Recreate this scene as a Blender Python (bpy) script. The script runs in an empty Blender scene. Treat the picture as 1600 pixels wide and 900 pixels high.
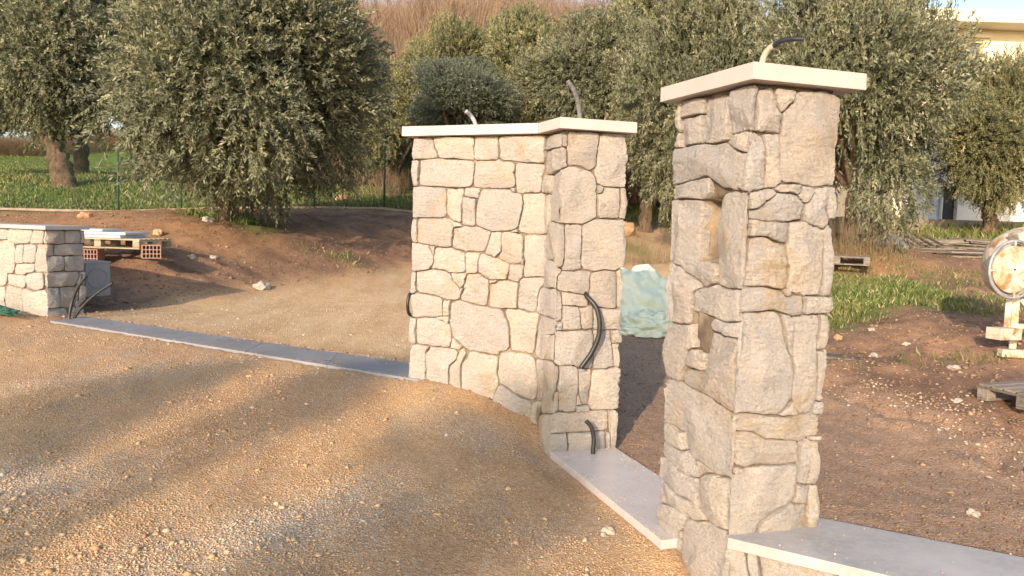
import bpy, math, random
import numpy as np
from mathutils import Vector, noise as mnoise

R_ = math.radians
random.seed(7)
rng = np.random.default_rng(11)
scene = bpy.context.scene
COL = scene.collection

# ------------------------------------------------------------------ camera
EYE = 1.575
FPX = 1198.35                       # focal length in pixels of a 1600 wide picture
PITCH, ROLL = R_(4.92), R_(1.677)
_f = np.array([0, math.cos(PITCH), -math.sin(PITCH)])
_rt = np.array([1.0, 0, 0])
_up = np.cross(_rt, _f)
RT = _rt * math.cos(ROLL) + _up * math.sin(ROLL)
UP = -_rt * math.sin(ROLL) + _up * math.cos(ROLL)
cam_d = bpy.data.cameras.new('camera')
cam = bpy.data.objects.new('camera', cam_d)
COL.objects.link(cam)
cam_d.sensor_width = 36
cam_d.lens = 36 * FPX / 1600
cam_d.clip_start = 0.05
cam_d.clip_end = 2000
from mathutils import Matrix
cam.matrix_world = Matrix(((RT[0], UP[0], -_f[0], 0), (RT[1], UP[1], -_f[1], 0), (RT[2], UP[2], -_f[2], EYE), (0, 0, 0, 1)))
scene.camera = cam

# ------------------------------------------------------------------ world and sun
SUN_AZ = (-0.335, -0.942)             # horizontal direction towards the sun
SUN_EL = R_(19)
w = bpy.data.worlds.new("World")
scene.world = w
w.use_nodes = True
nt = w.node_tree
sky = nt.nodes.new('ShaderNodeTexSky')
sky.sky_type = 'NISHITA'
sky.sun_disc = False
sky.sun_elevation = SUN_EL
sky.sun_rotation = math.atan2(SUN_AZ[0], SUN_AZ[1])
sky.air_density = 1.0
sky.dust_density = 1.5
nt.links.new(sky.outputs[0], nt.nodes['Background'].inputs[0])
nt.nodes['Background'].inputs[1].default_value = 0.15
sl = bpy.data.lights.new('sun', 'SUN')
sl.energy = 2.9
sl.angle = R_(0.6)
sl.color = (1.0, 0.79, 0.61)
so = bpy.data.objects.new('sun', sl)
COL.objects.link(so)
sd = Vector((SUN_AZ[0], SUN_AZ[1], 0)).normalized() * math.cos(SUN_EL) + Vector((0, 0, math.sin(SUN_EL)))
so.rotation_euler = sd.to_track_quat('Z', 'Y').to_euler()
scene.view_settings.view_transform = 'Standard'
scene.view_settings.look = 'None'
scene.view_settings.exposure = 1.08
scene.view_settings.gamma = 1
scene.cycles.use_denoising = True
scene.cycles.max_bounces = 6

# ------------------------------------------------------------------ pixel -> place helpers (photograph is 1600 x 900)
def ray(x, y):
    return _f + RT * (x - 800) / FPX + UP * (450 - y) / FPX

def atz(x, y, z):
    d = ray(x, y)
    return d * ((z - EYE) / d[2]) + np.array([0, 0, EYE])

def aty(x, y, Y):
    d = ray(x, y)
    return d * (Y / d[1]) + np.array([0, 0, EYE])

def onplane(x, y, p, t):
    d = ray(x, y)
    n = np.array([t[1], -t[0]])
    k = (n @ np.array(p)) / (n @ d[:2])
    return d * k + np.array([0, 0, EYE])

# ------------------------------------------------------------------ object helpers
def tag(o, label=None, cat=None, group=None, kind=None):
    if label: o['label'] = label
    if cat: o['category'] = cat
    if group: o['group'] = group
    if kind: o['kind'] = kind
    return o

def mesh_np(name, V, F3=None, F4=None, smooth=False):
    """mesh from numpy arrays of vertices, triangles and quads"""
    me = bpy.data.meshes.new(name)
    V = np.asarray(V, np.float32)
    me.vertices.add(len(V))
    me.vertices.foreach_set('co', V.ravel())
    loops = []; starts = []; tot = []
    pos = 0
    if F3 is not None and len(F3):
        F3 = np.asarray(F3, np.int32)
        loops.append(F3.ravel()); starts.append(np.arange(len(F3)) * 3 + pos); tot.append(np.full(len(F3), 3)); pos += F3.size
    if F4 is not None and len(F4):
        F4 = np.asarray(F4, np.int32)
        loops.append(F4.ravel()); starts.append(np.arange(len(F4)) * 4 + pos); tot.append(np.full(len(F4), 4)); pos += F4.size
    loops = np.concatenate(loops); starts = np.concatenate(starts).astype(np.int32)
    me.loops.add(len(loops)); me.loops.foreach_set('vertex_index', loops)
    me.polygons.add(len(starts)); me.polygons.foreach_set('loop_start', starts)
    if smooth:
        me.polygons.foreach_set('use_smooth', np.ones(len(starts), bool))
    me.update(calc_edges=True)
    me.validate()
    return me

def obj(name, me, mat=None, parent=None):
    o = bpy.data.objects.new(name, me)
    COL.objects.link(o)
    if mat is not None and me is not None and len(me.materials) == 0:
        me.materials.append(mat)
    if parent is not None:
        o.parent = parent
    return o

def empty(name, loc=(0, 0, 0)):
    """a thing's root at its base; children are given in world coordinates and shifted by keep()"""
    o = bpy.data.objects.new(name, None)
    o.empty_display_size = 0.1
    COL.objects.link(o)
    o.location = loc
    return o

def keep(parent):
    """children were modelled in world coordinates: undo the parent's offset"""
    l = parent.location
    for c in parent.children:
        c.location = c.location - l if c.location.length < 1e-6 or True else c.location

class MB:
    def __init__(s): s.V = []; s.F = []
    def add(s, V, F):
        b = len(s.V); s.V += [tuple(v) for v in V]; s.F += [tuple(i + b for i in f) for f in F]; return s
    def prism(s, poly, z0, z1):
        n = len(poly)
        a = sum(poly[i][0] * poly[(i + 1) % n][1] - poly[(i + 1) % n][0] * poly[i][1] for i in range(n))
        if a < 0: poly = poly[::-1]
        V = [(p[0], p[1], z0) for p in poly] + [(p[0], p[1], z1) for p in poly]
        F = [tuple(range(n))[::-1], tuple(range(n, 2 * n))] + [(i, (i + 1) % n, n + (i + 1) % n, n + i) for i in range(n)]
        return s.add(V, F)
    def box(s, c, sz, rz=0, rx=0, ry=0):
        from mathutils import Euler
        m = Euler((rx, ry, rz)).to_matrix()
        V = [Vector(c) + m @ Vector((sx * sz[0] / 2, sy * sz[1] / 2, sz_ * sz[2] / 2)) for sz_ in (-1, 1) for sx, sy in ((-1, -1), (1, -1), (1, 1), (-1, 1))]
        F = [(3, 2, 1, 0), (4, 5, 6, 7)] + [(i, (i + 1) % 4, 4 + (i + 1) % 4, 4 + i) for i in range(4)]
        return s.add(V, F)
    def bar(s, a, b, wd, th):
        a = Vector(a); b = Vector(b); d = (b - a).normalized()
        u = d.cross(Vector((0, 0, 1)));
        if u.length < 1e-3: u = Vector((1, 0, 0))
        u.normalize(); v = u.cross(d)
        V = [p + u * (x * wd / 2) + v * (y * th / 2) for p in (a, b) for x, y in ((-1, -1), (1, -1), (1, 1), (-1, 1))]
        F = [(0, 1, 2, 3), (7, 6, 5, 4)] + [(i, 4 + i, 4 + (i + 1) % 4, (i + 1) % 4) for i in range(4)]
        return s.add(V, F)
    def tube(s, pts, rad, n=10, ring=None, cap=True):
        pts = [Vector(p) for p in pts]; m = len(pts)
        b = len(s.V); up = Vector((0.13, 0.3, 0.9)).normalized()
        d0 = (pts[1] - pts[0]).normalized(); u = d0.cross(up).normalized()
        for i, p in enumerate(pts):
            d = (pts[min(i + 1, m - 1)] - pts[max(i - 1, 0)]).normalized()
            u = (u - d * u.dot(d)).normalized(); v = d.cross(u)
            r = rad[i] if hasattr(rad, '__len__') else rad
            for k in range(n):
                a = 2 * math.pi * k / n
                s.V.append(tuple(p + (u * math.cos(a) + v * math.sin(a)) * r))
        for i in range(m - 1):
            for k in range(n):
                s.F.append((b + i * n + k, b + i * n + (k + 1) % n, b + (i + 1) * n + (k + 1) % n, b + (i + 1) * n + k))
        if cap:
            s.F.append(tuple(b + k for k in range(n))[::-1]); s.F.append(tuple(b + (m - 1) * n + k for k in range(n)))
        return s
    def mesh(s, name, smooth=False):
        me = bpy.data.meshes.new(name); me.from_pydata(s.V, [], s.F)
        if smooth:
            for p in me.polygons: p.use_smooth = True
        me.update(); return me
    def build(s, name, mat, parent=None, smooth=False, bevel=0, seg=2):
        me = s.mesh(name, smooth)
        if bevel:
            import bmesh
            bm = bmesh.new(); bm.from_mesh(me)
            bmesh.ops.bevel(bm, geom=list(bm.edges), offset=bevel, segments=seg, affect='EDGES', profile=0.6)
            bm.to_mesh(me); bm.free()
        return obj(name, me, mat, parent)

def catmull(P, n):
    P = [Vector(p) for p in P]; P = [P[0] * 2 - P[1]] + P + [P[-1] * 2 - P[-2]]
    out = []
    for i in range(1, len(P) - 2):
        for k in range(n):
            t = k / n
            out.append(0.5 * ((2 * P[i]) + (P[i + 1] - P[i - 1]) * t + (2 * P[i - 1] - 5 * P[i] + 4 * P[i + 1] - P[i + 2]) * t * t + (3 * P[i] - P[i - 1] - 3 * P[i + 1] + P[i + 2]) * t ** 3))
    out.append(P[-2]); return out

def fbm(x, y, seed=0, octaves=4, scale=1.0):
    """cheap smooth value noise on numpy arrays"""
    out = 0; amp = 1; tot = 0
    for o in range(octaves):
        s = scale * 2 ** o
        X = x * s + seed * 17.3 + o * 7.1; Y = y * s - seed * 9.7 + o * 3.3
        xi = np.floor(X); yi = np.floor(Y); fx = X - xi; fy = Y - yi
        fx = fx * fx * (3 - 2 * fx); fy = fy * fy * (3 - 2 * fy)
        def h(a, b):
            v = np.sin(a * 127.1 + b * 311.7 + seed * 3.1) * 43758.5453
            return v - np.floor(v)
        out = out + amp * ((h(xi, yi) * (1 - fx) + h(xi + 1, yi) * fx) * (1 - fy) + (h(xi, yi + 1) * (1 - fx) + h(xi + 1, yi + 1) * fx) * fy)
        tot += amp; amp *= 0.5
    return out / tot

# ------------------------------------------------------------------ materials
class NM:
    """small node-material builder"""
    def __init__(s, name, rough=0.8, spec=0.3):
        s.m = bpy.data.materials.new(name); s.m.use_nodes = True; s.t = s.m.node_tree
        s.b = s.t.nodes['Principled BSDF']; s.b.inputs['Roughness'].default_value = rough
        s.b.inputs['Specular IOR Level'].default_value = spec
        s.out = s.t.nodes['Material Output']
        g = s.t.nodes.new('ShaderNodeNewGeometry'); s.pos = g.outputs['Position']; s.geo = g
        s.oi = s.t.nodes.new('ShaderNodeObjectInfo').outputs['Random']
    def n(s, typ, **kw):
        nd = s.t.nodes.new(typ)
        for k, v in kw.items(): setattr(nd, k, v)
        return nd
    def lk(s, a, b): s.t.links.new(a, b)
    def noise(s, scale, detail=5, rough=0.55, vec=None, stretch=None, dist=0):
        nd = s.n('ShaderNodeTexNoise'); nd.inputs['Scale'].default_value = scale; nd.inputs['Detail'].default_value = detail
        nd.inputs['Roughness'].default_value = rough; nd.inputs['Distortion'].default_value = dist
        v = vec or s.pos
        if stretch:
            mp = s.n('ShaderNodeMapping'); mp.inputs['Scale'].default_value = stretch[:3]
            if len(stretch) > 3: mp.inputs['Rotation'].default_value = (0, 0, stretch[3])
            s.lk(v, mp.inputs[0]); v = mp.outputs[0]
        s.lk(v, nd.inputs['Vector']); return nd.outputs['Fac']
    def voro(s, scale, feature='F1', out='Distance', rnd=1):
        nd = s.n('ShaderNodeTexVoronoi', feature=feature); nd.inputs['Scale'].default_value = scale
        nd.inputs['Randomness'].default_value = rnd
        s.lk(s.pos, nd.inputs['Vector']); return nd.outputs[out]
    def ramp(s, fac, stops):
        nd = s.n('ShaderNodeValToRGB'); e = nd.color_ramp.elements
        while len(e) < len(stops): e.new(0.5)
        for i, (p, c) in enumerate(stops):
            e[i].position = p; e[i].color = (c[0], c[1], c[2], 1) if hasattr(c, '__len__') else (c, c, c, 1)
        s.lk(fac, nd.inputs[0]); return nd.outputs[0]
    def mix(s, fac, a, b, mode='MIX'):
        nd = s.n('ShaderNodeMix', data_type='RGBA', blend_type=mode)
        if isinstance(fac, (int, float)): nd.inputs[0].default_value = fac
        else: s.lk(fac, nd.inputs[0])
        for i, v in ((6, a), (7, b)):
            if isinstance(v, tuple): nd.inputs[i].default_value = (*v, 1)
            else: s.lk(v, nd.inputs[i])
        return nd.outputs[2]
    def math(s, op, a, b=None, clamp=False):
        nd = s.n('ShaderNodeMath', operation=op, use_clamp=clamp)
        for i, v in enumerate((a, b)):
            if v is None: continue
            if isinstance(v, (int, float)): nd.inputs[i].default_value = v
            else: s.lk(v, nd.inputs[i])
        return nd.outputs[0]
    def attr(s, name, out='Fac'):
        nd = s.n('ShaderNodeAttribute'); nd.attribute_name = name; return nd.outputs[out]
    def col(s, c):
        if isinstance(c, tuple): s.b.inputs['Base Color'].default_value = (*c, 1)
        else: s.lk(c, s.b.inputs['Base Color'])
    def bump(s, h, dist=0.01, strength=1.0, prev=None):
        nd = s.n('ShaderNodeBump'); nd.inputs['Distance'].default_value = dist; nd.inputs['Strength'].default_value = strength
        s.lk(h, nd.inputs['Height'])
        if prev is not None: s.lk(prev, nd.inputs['Normal'])
        s.lk(nd.outputs[0], s.b.inputs['Normal']); return nd.outputs[0]

def limestone_mat():
    m = NM('limestone', 0.9, 0.15)
    base = m.ramp(m.oi, [(0.0, (0.53, 0.46, 0.385)), (0.2, (0.63, 0.555, 0.465)), (0.4, (0.56, 0.52, 0.475)), (0.6, (0.67, 0.59, 0.485)), (0.8, (0.60, 0.54, 0.475)), (1.0, (0.50, 0.47, 0.44))])
    n1 = m.noise(5.5, 6, 0.6)
    base = m.mix(m.ramp(n1, [(0.35, 0.0), (0.7, 0.75)]), base, (0.46, 0.435, 0.41))
    n2 = m.noise(16, 6, 0.65)
    base = m.mix(m.ramp(n2, [(0.5, 0.0), (0.72, 0.6)]), base, (0.60, 0.50, 0.39))
    n3 = m.noise(90, 4, 0.7)
    base = m.mix(0.55, base, m.ramp(n3, [(0.25, (0.60, 0.56, 0.51)), (0.5, (1, 1, 1)), (0.8, (1.15, 1.12, 1.07))]), 'MULTIPLY')
    ochre = m.math('MULTIPLY', m.ramp(m.noise(3.1, 5, 0.6), [(0.56, 0.0), (0.70, 0.8)]), m.ramp(m.noise(22, 4), [(0.35, 0.0), (0.6, 1.0)]))
    base = m.mix(ochre, base, (0.50, 0.35, 0.17))
    m.col(base)
    st = m.noise(14, 8, 0.72, stretch=(1, 1, 3.2), dist=0.6)
    p = m.bump(m.noise(28, 6, 0.65, stretch=(1, 1, 2.2), dist=1.0), 0.020, 0.9)
    p = m.bump(st, 0.040, 0.85, p)
    p = m.bump(m.voro(48, 'F1'), 0.009, 0.6, p)
    m.bump(m.noise(170, 4, 0.7), 0.007, 0.9, p)
    return m.m

def mortar_mat():
    m = NM('mortar', 0.95, 0.1)
    n = m.noise(9, 6)
    m.col(m.ramp(n, [(0.3, (0.13, 0.10, 0.07)), (0.5, (0.22, 0.17, 0.12)), (0.64, (0.31, 0.25, 0.18)), (0.80, (0.44, 0.31, 0.16))]))
    m.bump(m.noise(60, 5, 0.7), 0.012, 1)
    return m.m

def slab_mat(name, c, rough=0.45, var=0.12, dust=0.3):
    m = NM(name, rough, 0.4)
    n = m.noise(2.6, 6, 0.6); n2 = m.noise(30, 5, 0.6)
    dk = tuple(v * (1 - var) for v in c); lt = tuple(min(v * (1 + var), 0.85) for v in c)
    b = m.ramp(n, [(0.3, dk), (0.7, lt)])
    b = m.mix(m.ramp(n2, [(0.45, 0.0), (0.8, dust)]), b, (0.52, 0.45, 0.37))
    m.col(b)
    rr = m.ramp(m.noise(4, 5), [(0.3, rough * 0.7), (0.7, min(rough * 1.5, 1))])
    m.lk(rr, m.b.inputs['Roughness'])
    m.bump(m.noise(55, 4), 0.002, 0.6)
    return m.m

def plain_mat(name, c, rough=0.7, var=0.15, sc=12, spec=0.3, metal=0, bump=0.002, bs=60):
    m = NM(name, rough, spec)
    m.b.inputs['Metallic'].default_value = metal
    m.col(m.ramp(m.noise(sc, 5, 0.6), [(0.3, tuple(v * (1 - var) for v in c)), (0.7, tuple(v * (1 + var) for v in c))]))
    if bump: m.bump(m.noise(bs, 4), bump, 1)
    return m.m

def wood_mat(name, c, dark=0.5):
    m = NM(name, 0.85, 0.15)
    n = m.noise(6, 6, 0.6, stretch=(1, 6, 6)); base = m.ramp(n, [(0.3, tuple(v * dark for v in c)), (0.65, c)])
    hv = m.n('ShaderNodeHueSaturation'); m.lk(base, hv.inputs['Color'])
    m.lk(m.ramp(m.oi, [(0, 0.65), (1, 1.2)]), hv.inputs['Value']); m.col(hv.outputs[0])
    m.bump(m.noise(40, 4, stretch=(1, 5, 5)), 0.004, 1)
    return m.m

M_STONE = limestone_mat(); M_MORTAR = mortar_mat()
M_CAP = slab_mat('capstone', (0.47, 0.41, 0.375), 0.55, 0.10, 0.35)
M_SLAB_WARM = slab_mat('threshold_stone', (0.52, 0.47, 0.44), 0.26, 0.09, 0.4)
M_SLAB_GREY = slab_mat('grey_threshold_stone', (0.25, 0.25, 0.26), 0.35, 0.15, 0.15)
M_SLAB_MID = slab_mat('grey_coping_stone', (0.37, 0.355, 0.34), 0.55, 0.2, 0.6)
M_BLACK = plain_mat('black_plastic', (0.022, 0.021, 0.022), 0.45, 0.4, 40, 0.5, bump=0.0005)
M_DUSTY = plain_mat('dusty_black_plastic', (0.14, 0.135, 0.13), 0.7, 0.5, 40)
M_PALE = plain_mat('dusty_pale_plastic', (0.36, 0.35, 0.33), 0.8, 0.3, 60)
M_BEIGE = plain_mat('mortar_smeared_plastic', (0.42, 0.36, 0.26), 0.8, 0.25, 60)

# ------------------------------------------------------------------ rubble masonry
def poly_sd(P, poly):
    """signed distance of points P (N,2) to a polygon, negative inside"""
    a = poly; b = np.roll(poly, -1, 0)
    e = b - a
    wv = P[:, None, :] - a[None]
    t = np.clip((wv * e).sum(-1) / np.maximum((e * e).sum(-1), 1e-12), 0, 1)
    d = np.sqrt((((wv - e * t[..., None])) ** 2).sum(-1)).min(1)
    y = P[:, 1][:, None]; x = P[:, 0][:, None]
    c = ((a[:, 1] > y) != (b[:, 1] > y))
    xi = a[:, 0] + (y - a[:, 1]) * (b[:, 0] - a[:, 0]) / np.where(np.abs(b[:, 1] - a[:, 1]) < 1e-9, 1e-9, b[:, 1] - a[:, 1])
    ins = (np.logical_and(c, x < xi).sum(1) % 2) == 1
    return np.where(ins, -d, d)

class Chain:
    """the outline of a wall in plan, unrolled: u runs along it, v is height, w points out of the stone face"""
    def __init__(s, pts, r=0.022):
        s.p = np.array(pts, float); s.r = r
        e = np.diff(s.p, axis=0); s.l = np.linalg.norm(e, axis=1); s.t = e / s.l[:, None]
        s.U = np.concatenate([[0], np.cumsum(s.l)])
        s.n = np.stack([s.t[:, 1], -s.t[:, 0]], 1)        # outwards, for a chain walked with the wall on its left
    def at(s, u, r=None):
        r = s.r if r is None else r
        P = 0; N = 0
        for o in (-1, -0.5, 0, 0.5, 1):
            uu = u + o * r
            k = np.clip(np.searchsorted(s.U, uu, side='right') - 1, 0, len(s.l) - 1)
            P = P + s.p[k] + s.t[k] * (uu - s.U[k])[:, None]; N = N + s.n[k]
        P = P / 5; N = N / np.linalg.norm(N, axis=1)[:, None]
        return P, N
    def map(s, u, v, w, r=None):
        P, N = s.at(u, r); Q = P + N * w[:, None]
        return np.stack([Q[:, 0], Q[:, 1], v], 1)
    def corner_px(s, k, y):
        """picture x of the vertical corner k at picture row y"""
        c = s.p[k]; d = lambda z: np.array([c[0], c[1], z - EYE])
        def pr(z):
            q = d(z); dd = q @ _f; return 800 + FPX * (q @ RT) / dd, 450 - FPX * (q @ UP) / dd
        (x0, y0), (x1, y1) = pr(0.0), pr(2.0)
        return x0 + (x1 - x0) * (y - y0) / (y1 - y0)
    def trace(s, px, faces):
        """pixels -> (u, v); faces: list of segment numbers seen from the camera, left to right"""
        out = []
        for x, y in px:
            k = faces[0]
            for f in faces[1:]:
                if x > s.corner_px(f, y): k = f
            q = onplane(x, y, s.p[k], s.t[k])
            out.append((s.U[k] + (q[:2] - s.p[k]) @ s.t[k], q[2]))
        return np.array(out)

def auto_polys(u0, u1, v0, v1, rnd, hmin=0.13, hmax=0.27, wmin=0.14, wmax=0.36):
    out = []; v = v0
    while v < v1 - 0.02:
        h = rnd.uniform(hmin, hmax)
        if v + h > v1 - 0.09: h = v1 - v
        u = u0
        while u < u1 - 0.02:
            wd = rnd.uniform(wmin, wmax)
            if u + wd > u1 - 0.08: wd = u1 - u
            j = lambda: rnd.uniform(-0.012, 0.012)
            if h > 0.2 and wd < 0.3 and rnd.random() < 0.3:
                hm = h * rnd.uniform(0.35, 0.65)
                out.append(np.array([(u + j(), v + j()), (u + wd + j(), v + j()), (u + wd + j(), v + hm + j()), (u + j(), v + hm + j())]))
                out.append(np.array([(u + j(), v + hm + j()), (u + wd + j(), v + hm + j()), (u + wd + j(), v + h + j()), (u + j(), v + h + j())]))
            else:
                out.append(np.array([(u + j(), v + j()), (u + wd + j(), v + j()), (u + wd + j(), v + h + j()), (u + j(), v + h + j())]))
            u += wd
        v += h
    return out

def lay_stones(chain, polys, vlim, parent, hi, sizes, joint=0.0007, grow=0.020, blocks=(), depth=0.06, bulge=(0.0, 0.004), seed=1, proud=None):
    """one mesh object per stone, its outline grown until it meets its neighbours but for the joint"""
    rnd = random.Random(seed); r2 = np.random.default_rng(seed)
    boxes = np.array([[p[:, 0].min(), p[:, 1].min(), p[:, 0].max(), p[:, 1].max()] for p in polys])
    for i, poly in enumerate(polys):
        NA, rings = sizes if hi[i] else (20, (1, 0.96, 0.8, 0.45, 0))
        b = boxes[i]
        nb = [k for k in range(len(polys)) if k != i and boxes[k][0] < b[2] + 0.08 and boxes[k][2] > b[0] - 0.08 and boxes[k][1] < b[3] + 0.08 and boxes[k][3] > b[1] - 0.08]
        # centre: the point of the stone farthest from its edge, pulled towards the centroid
        g = np.stack(np.meshgrid(np.linspace(b[0], b[2], 13), np.linspace(b[1], b[3], 13)), -1).reshape(-1, 2)
        sdg = poly_sd(g, poly); cen = poly.mean(0)
        ins = sdg < 0
        if not ins.any(): continue
        sc = sdg + 0.35 * np.linalg.norm(g - cen, axis=1); sc[~ins] = 9
        c = g[sc.argmin()]
        span = max(b[2] - b[0], b[3] - b[1]) + 0.04
        ang = np.arange(NA) * 2 * math.pi / NA
        # keep the rays evenly spread along the outline of long stones
        asp = (b[2] - b[0] + 0.02) / (b[3] - b[1] + 0.02)
        D = np.stack([np.cos(ang) * asp ** 0.5, np.sin(ang) / asp ** 0.5], 1); D /= np.linalg.norm(D, axis=1)[:, None]
        T = np.arange(0.004, span, 0.0045 if hi[i] else 0.009)
        P = c[None, None] + D[:, None] * T[None, :, None]; Pf = P.reshape(-1, 2)
        si = poly_sd(Pf, poly)
        so_ = np.full(len(Pf), 9.0)
        for k in nb: so_ = np.minimum(so_, poly_sd(Pf, polys[k]))
        for bp in blocks: so_ = np.minimum(so_, poly_sd(Pf, bp) + 0.0)
        ok = (si < so_ - 2 * joint) & (si < grow) & (Pf[:, 1] > vlim[0]) & (Pf[:, 1] < vlim[1])
        ok = ok.reshape(NA, -1)
        first = np.where(ok.all(1), ok.shape[1] - 1, ok.argmin(1))
        rad = np.maximum(T[np.maximum(first - 1, 0)], 0.006)
        if hi[i]:
            rs = 0.5 * rad + 0.25 * (np.roll(rad, 1) + np.roll(rad, -1))
            rad = np.minimum(rad, rs + 0.005)
            aa = np.cumsum(rad) * (6.283 / NA); chip = np.clip(fbm(aa * 1.0, aa * 0 + i * 3.7, seed=seed, octaves=2, scale=26) - 0.56, 0, 1) * 0.030
            rad = rad * (1 - 0.010 * r2.random(NA)) - chip - 0.0012 * r2.random(NA)
        rad = np.maximum(rad, 0.005)
        # relief
        bl = rnd.uniform(*bulge) * min(1, (b[3] - b[1] + b[2] - b[0]) / 0.35); off = rnd.uniform(-0.005, 0.005)
        if proud is not None and i in proud: off += proud[i]
        tilt = r2.normal(0, 0.018, 2)
        planes = [(r2.normal(0, 0.13, 2), rnd.uniform(0.001, 0.013)) for _ in range(7)]
        V = []; sx = rnd.uniform(-50, 50)
        E = c + D * rad[:, None]
        V.append(chain.map(E[:, 0], E[:, 1], np.full(NA, -depth)))
        for q in rings[:-1] + (0,):
            n_here = NA if q > 0 else 1
            Q = c + D[:n_here] * (rad[:n_here] * q)[:, None]
            d_in = rad[:n_here] * (1 - q)
            rel = Q - c
            fac = np.full(n_here, 9.0)
            for a_, k_ in planes: fac = np.minimum(fac, k_ + rel @ a_)
            nz = fbm(Q[:, 0], Q[:, 1], seed=sx, octaves=4, scale=13) - 0.5
            ww = off + rel @ tilt + bl * (1 - np.exp(-d_in / 0.02)) + np.maximum(fac, -0.020) + nz * 0.014 + (np.abs(fbm(Q[:, 0], Q[:, 1], seed=sx + 5, octaves=2, scale=42) - 0.5)) * 0.010
            ww = ww - 0.006 * np.exp(-d_in / 0.0022)
            ww = np.clip(ww, -0.03, 0.04)
            V.append(chain.map(Q[:, 0], Q[:, 1], ww, 0.004 + 0.010 * rnd.random()))
        V = np.concatenate(V); nr = len(rings) - 1 + 1      # rows: back, then rings, then the centre
        F4 = []; F3 = []
        ar = np.arange(NA); an = (ar + 1) % NA
        for k in range(nr - 1):
            F4.append(np.stack([k * NA + ar, k * NA + an, (k + 1) * NA + an, (k + 1) * NA + ar], 1))
        last = (nr - 1) * NA
        F3 = np.stack([last + ar, last + an, np.full(NA, len(V) - 1)], 1)
        me = mesh_np('stone', V, F3, np.concatenate(F4), smooth=bool(hi[i]))
        if hi[i]:
            try: me.set_sharp_from_angle(angle=R_(24))
            except Exception: pass
        obj('stone', me, M_STONE, parent)

def core(chain, u0, u1, v0, v1, parent, cavities=(), w0=-0.036, closed_top=True):
    """rough mortar bed behind the stones, sunk at the cavities"""
    nu = int((u1 - u0) / 0.02); nv = int((v1 - v0) / 0.02)
    uu, vv = np.meshgrid(np.linspace(u0, u1, nu), np.linspace(v0, v1, nv)); u = uu.ravel(); v = vv.ravel()
    ww = w0 + (fbm(u, v, 3, 4, 14) - 0.5) * 0.022
    for poly, dep in cavities:
        s = poly_sd(np.stack([u, v], 1), poly); ww = np.where(s < 0.006, dep + (ww - w0) * 0.7, ww)
    V = chain.map(u, v, ww, 0.03)
    i = np.arange(nu - 1)[None] + np.arange(nv - 1)[:, None] * nu; i = i.ravel()
    me = mesh_np('mortar_bed', V, None, np.stack([i, i + 1, i + nu + 1, i + nu], 1))
    return obj('mortar_bed', me, M_MORTAR, parent)

TILES = dict(A=(620, 170, 7.2), B=(820, 170, 7.2), C=(620, 280, 7.2), D=(820, 280, 7.2), E=(620, 390, 7.2), F=(820, 390, 7.2), G=(620, 500, 7.2), H=(800, 500, 7.2), I=(800, 600, 7.2),
             J=(1010, 80, 7.2), K=(1170, 80, 7.2), L=(1010, 190, 7.2), M=(1140, 190, 7.2), N=(1010, 290, 7.2), O=(1140, 290, 7.2), Q=(1010, 400, 7.2), R=(1130, 400, 7.2),
             S=(1010, 510, 7.2), T=(1130, 510, 7.2), U=(1010, 620, 7.2), V=(1120, 620, 7.2), W=(1010, 720, 5), X=(1120, 720, 5), Z=(0, 335, 5.294))
def read_outlines(txt):
    out = []
    for ln in txt.strip().splitlines():
        t, rest = ln.split(None, 1); x0, y0, s = TILES[t]
        v = [float(a) for a in rest.replace(',', ' ').split()]
        out.append([(x0 + v[i] / s, y0 + v[i + 1] / s) for i in range(0, len(v), 2)])
    return out

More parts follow.
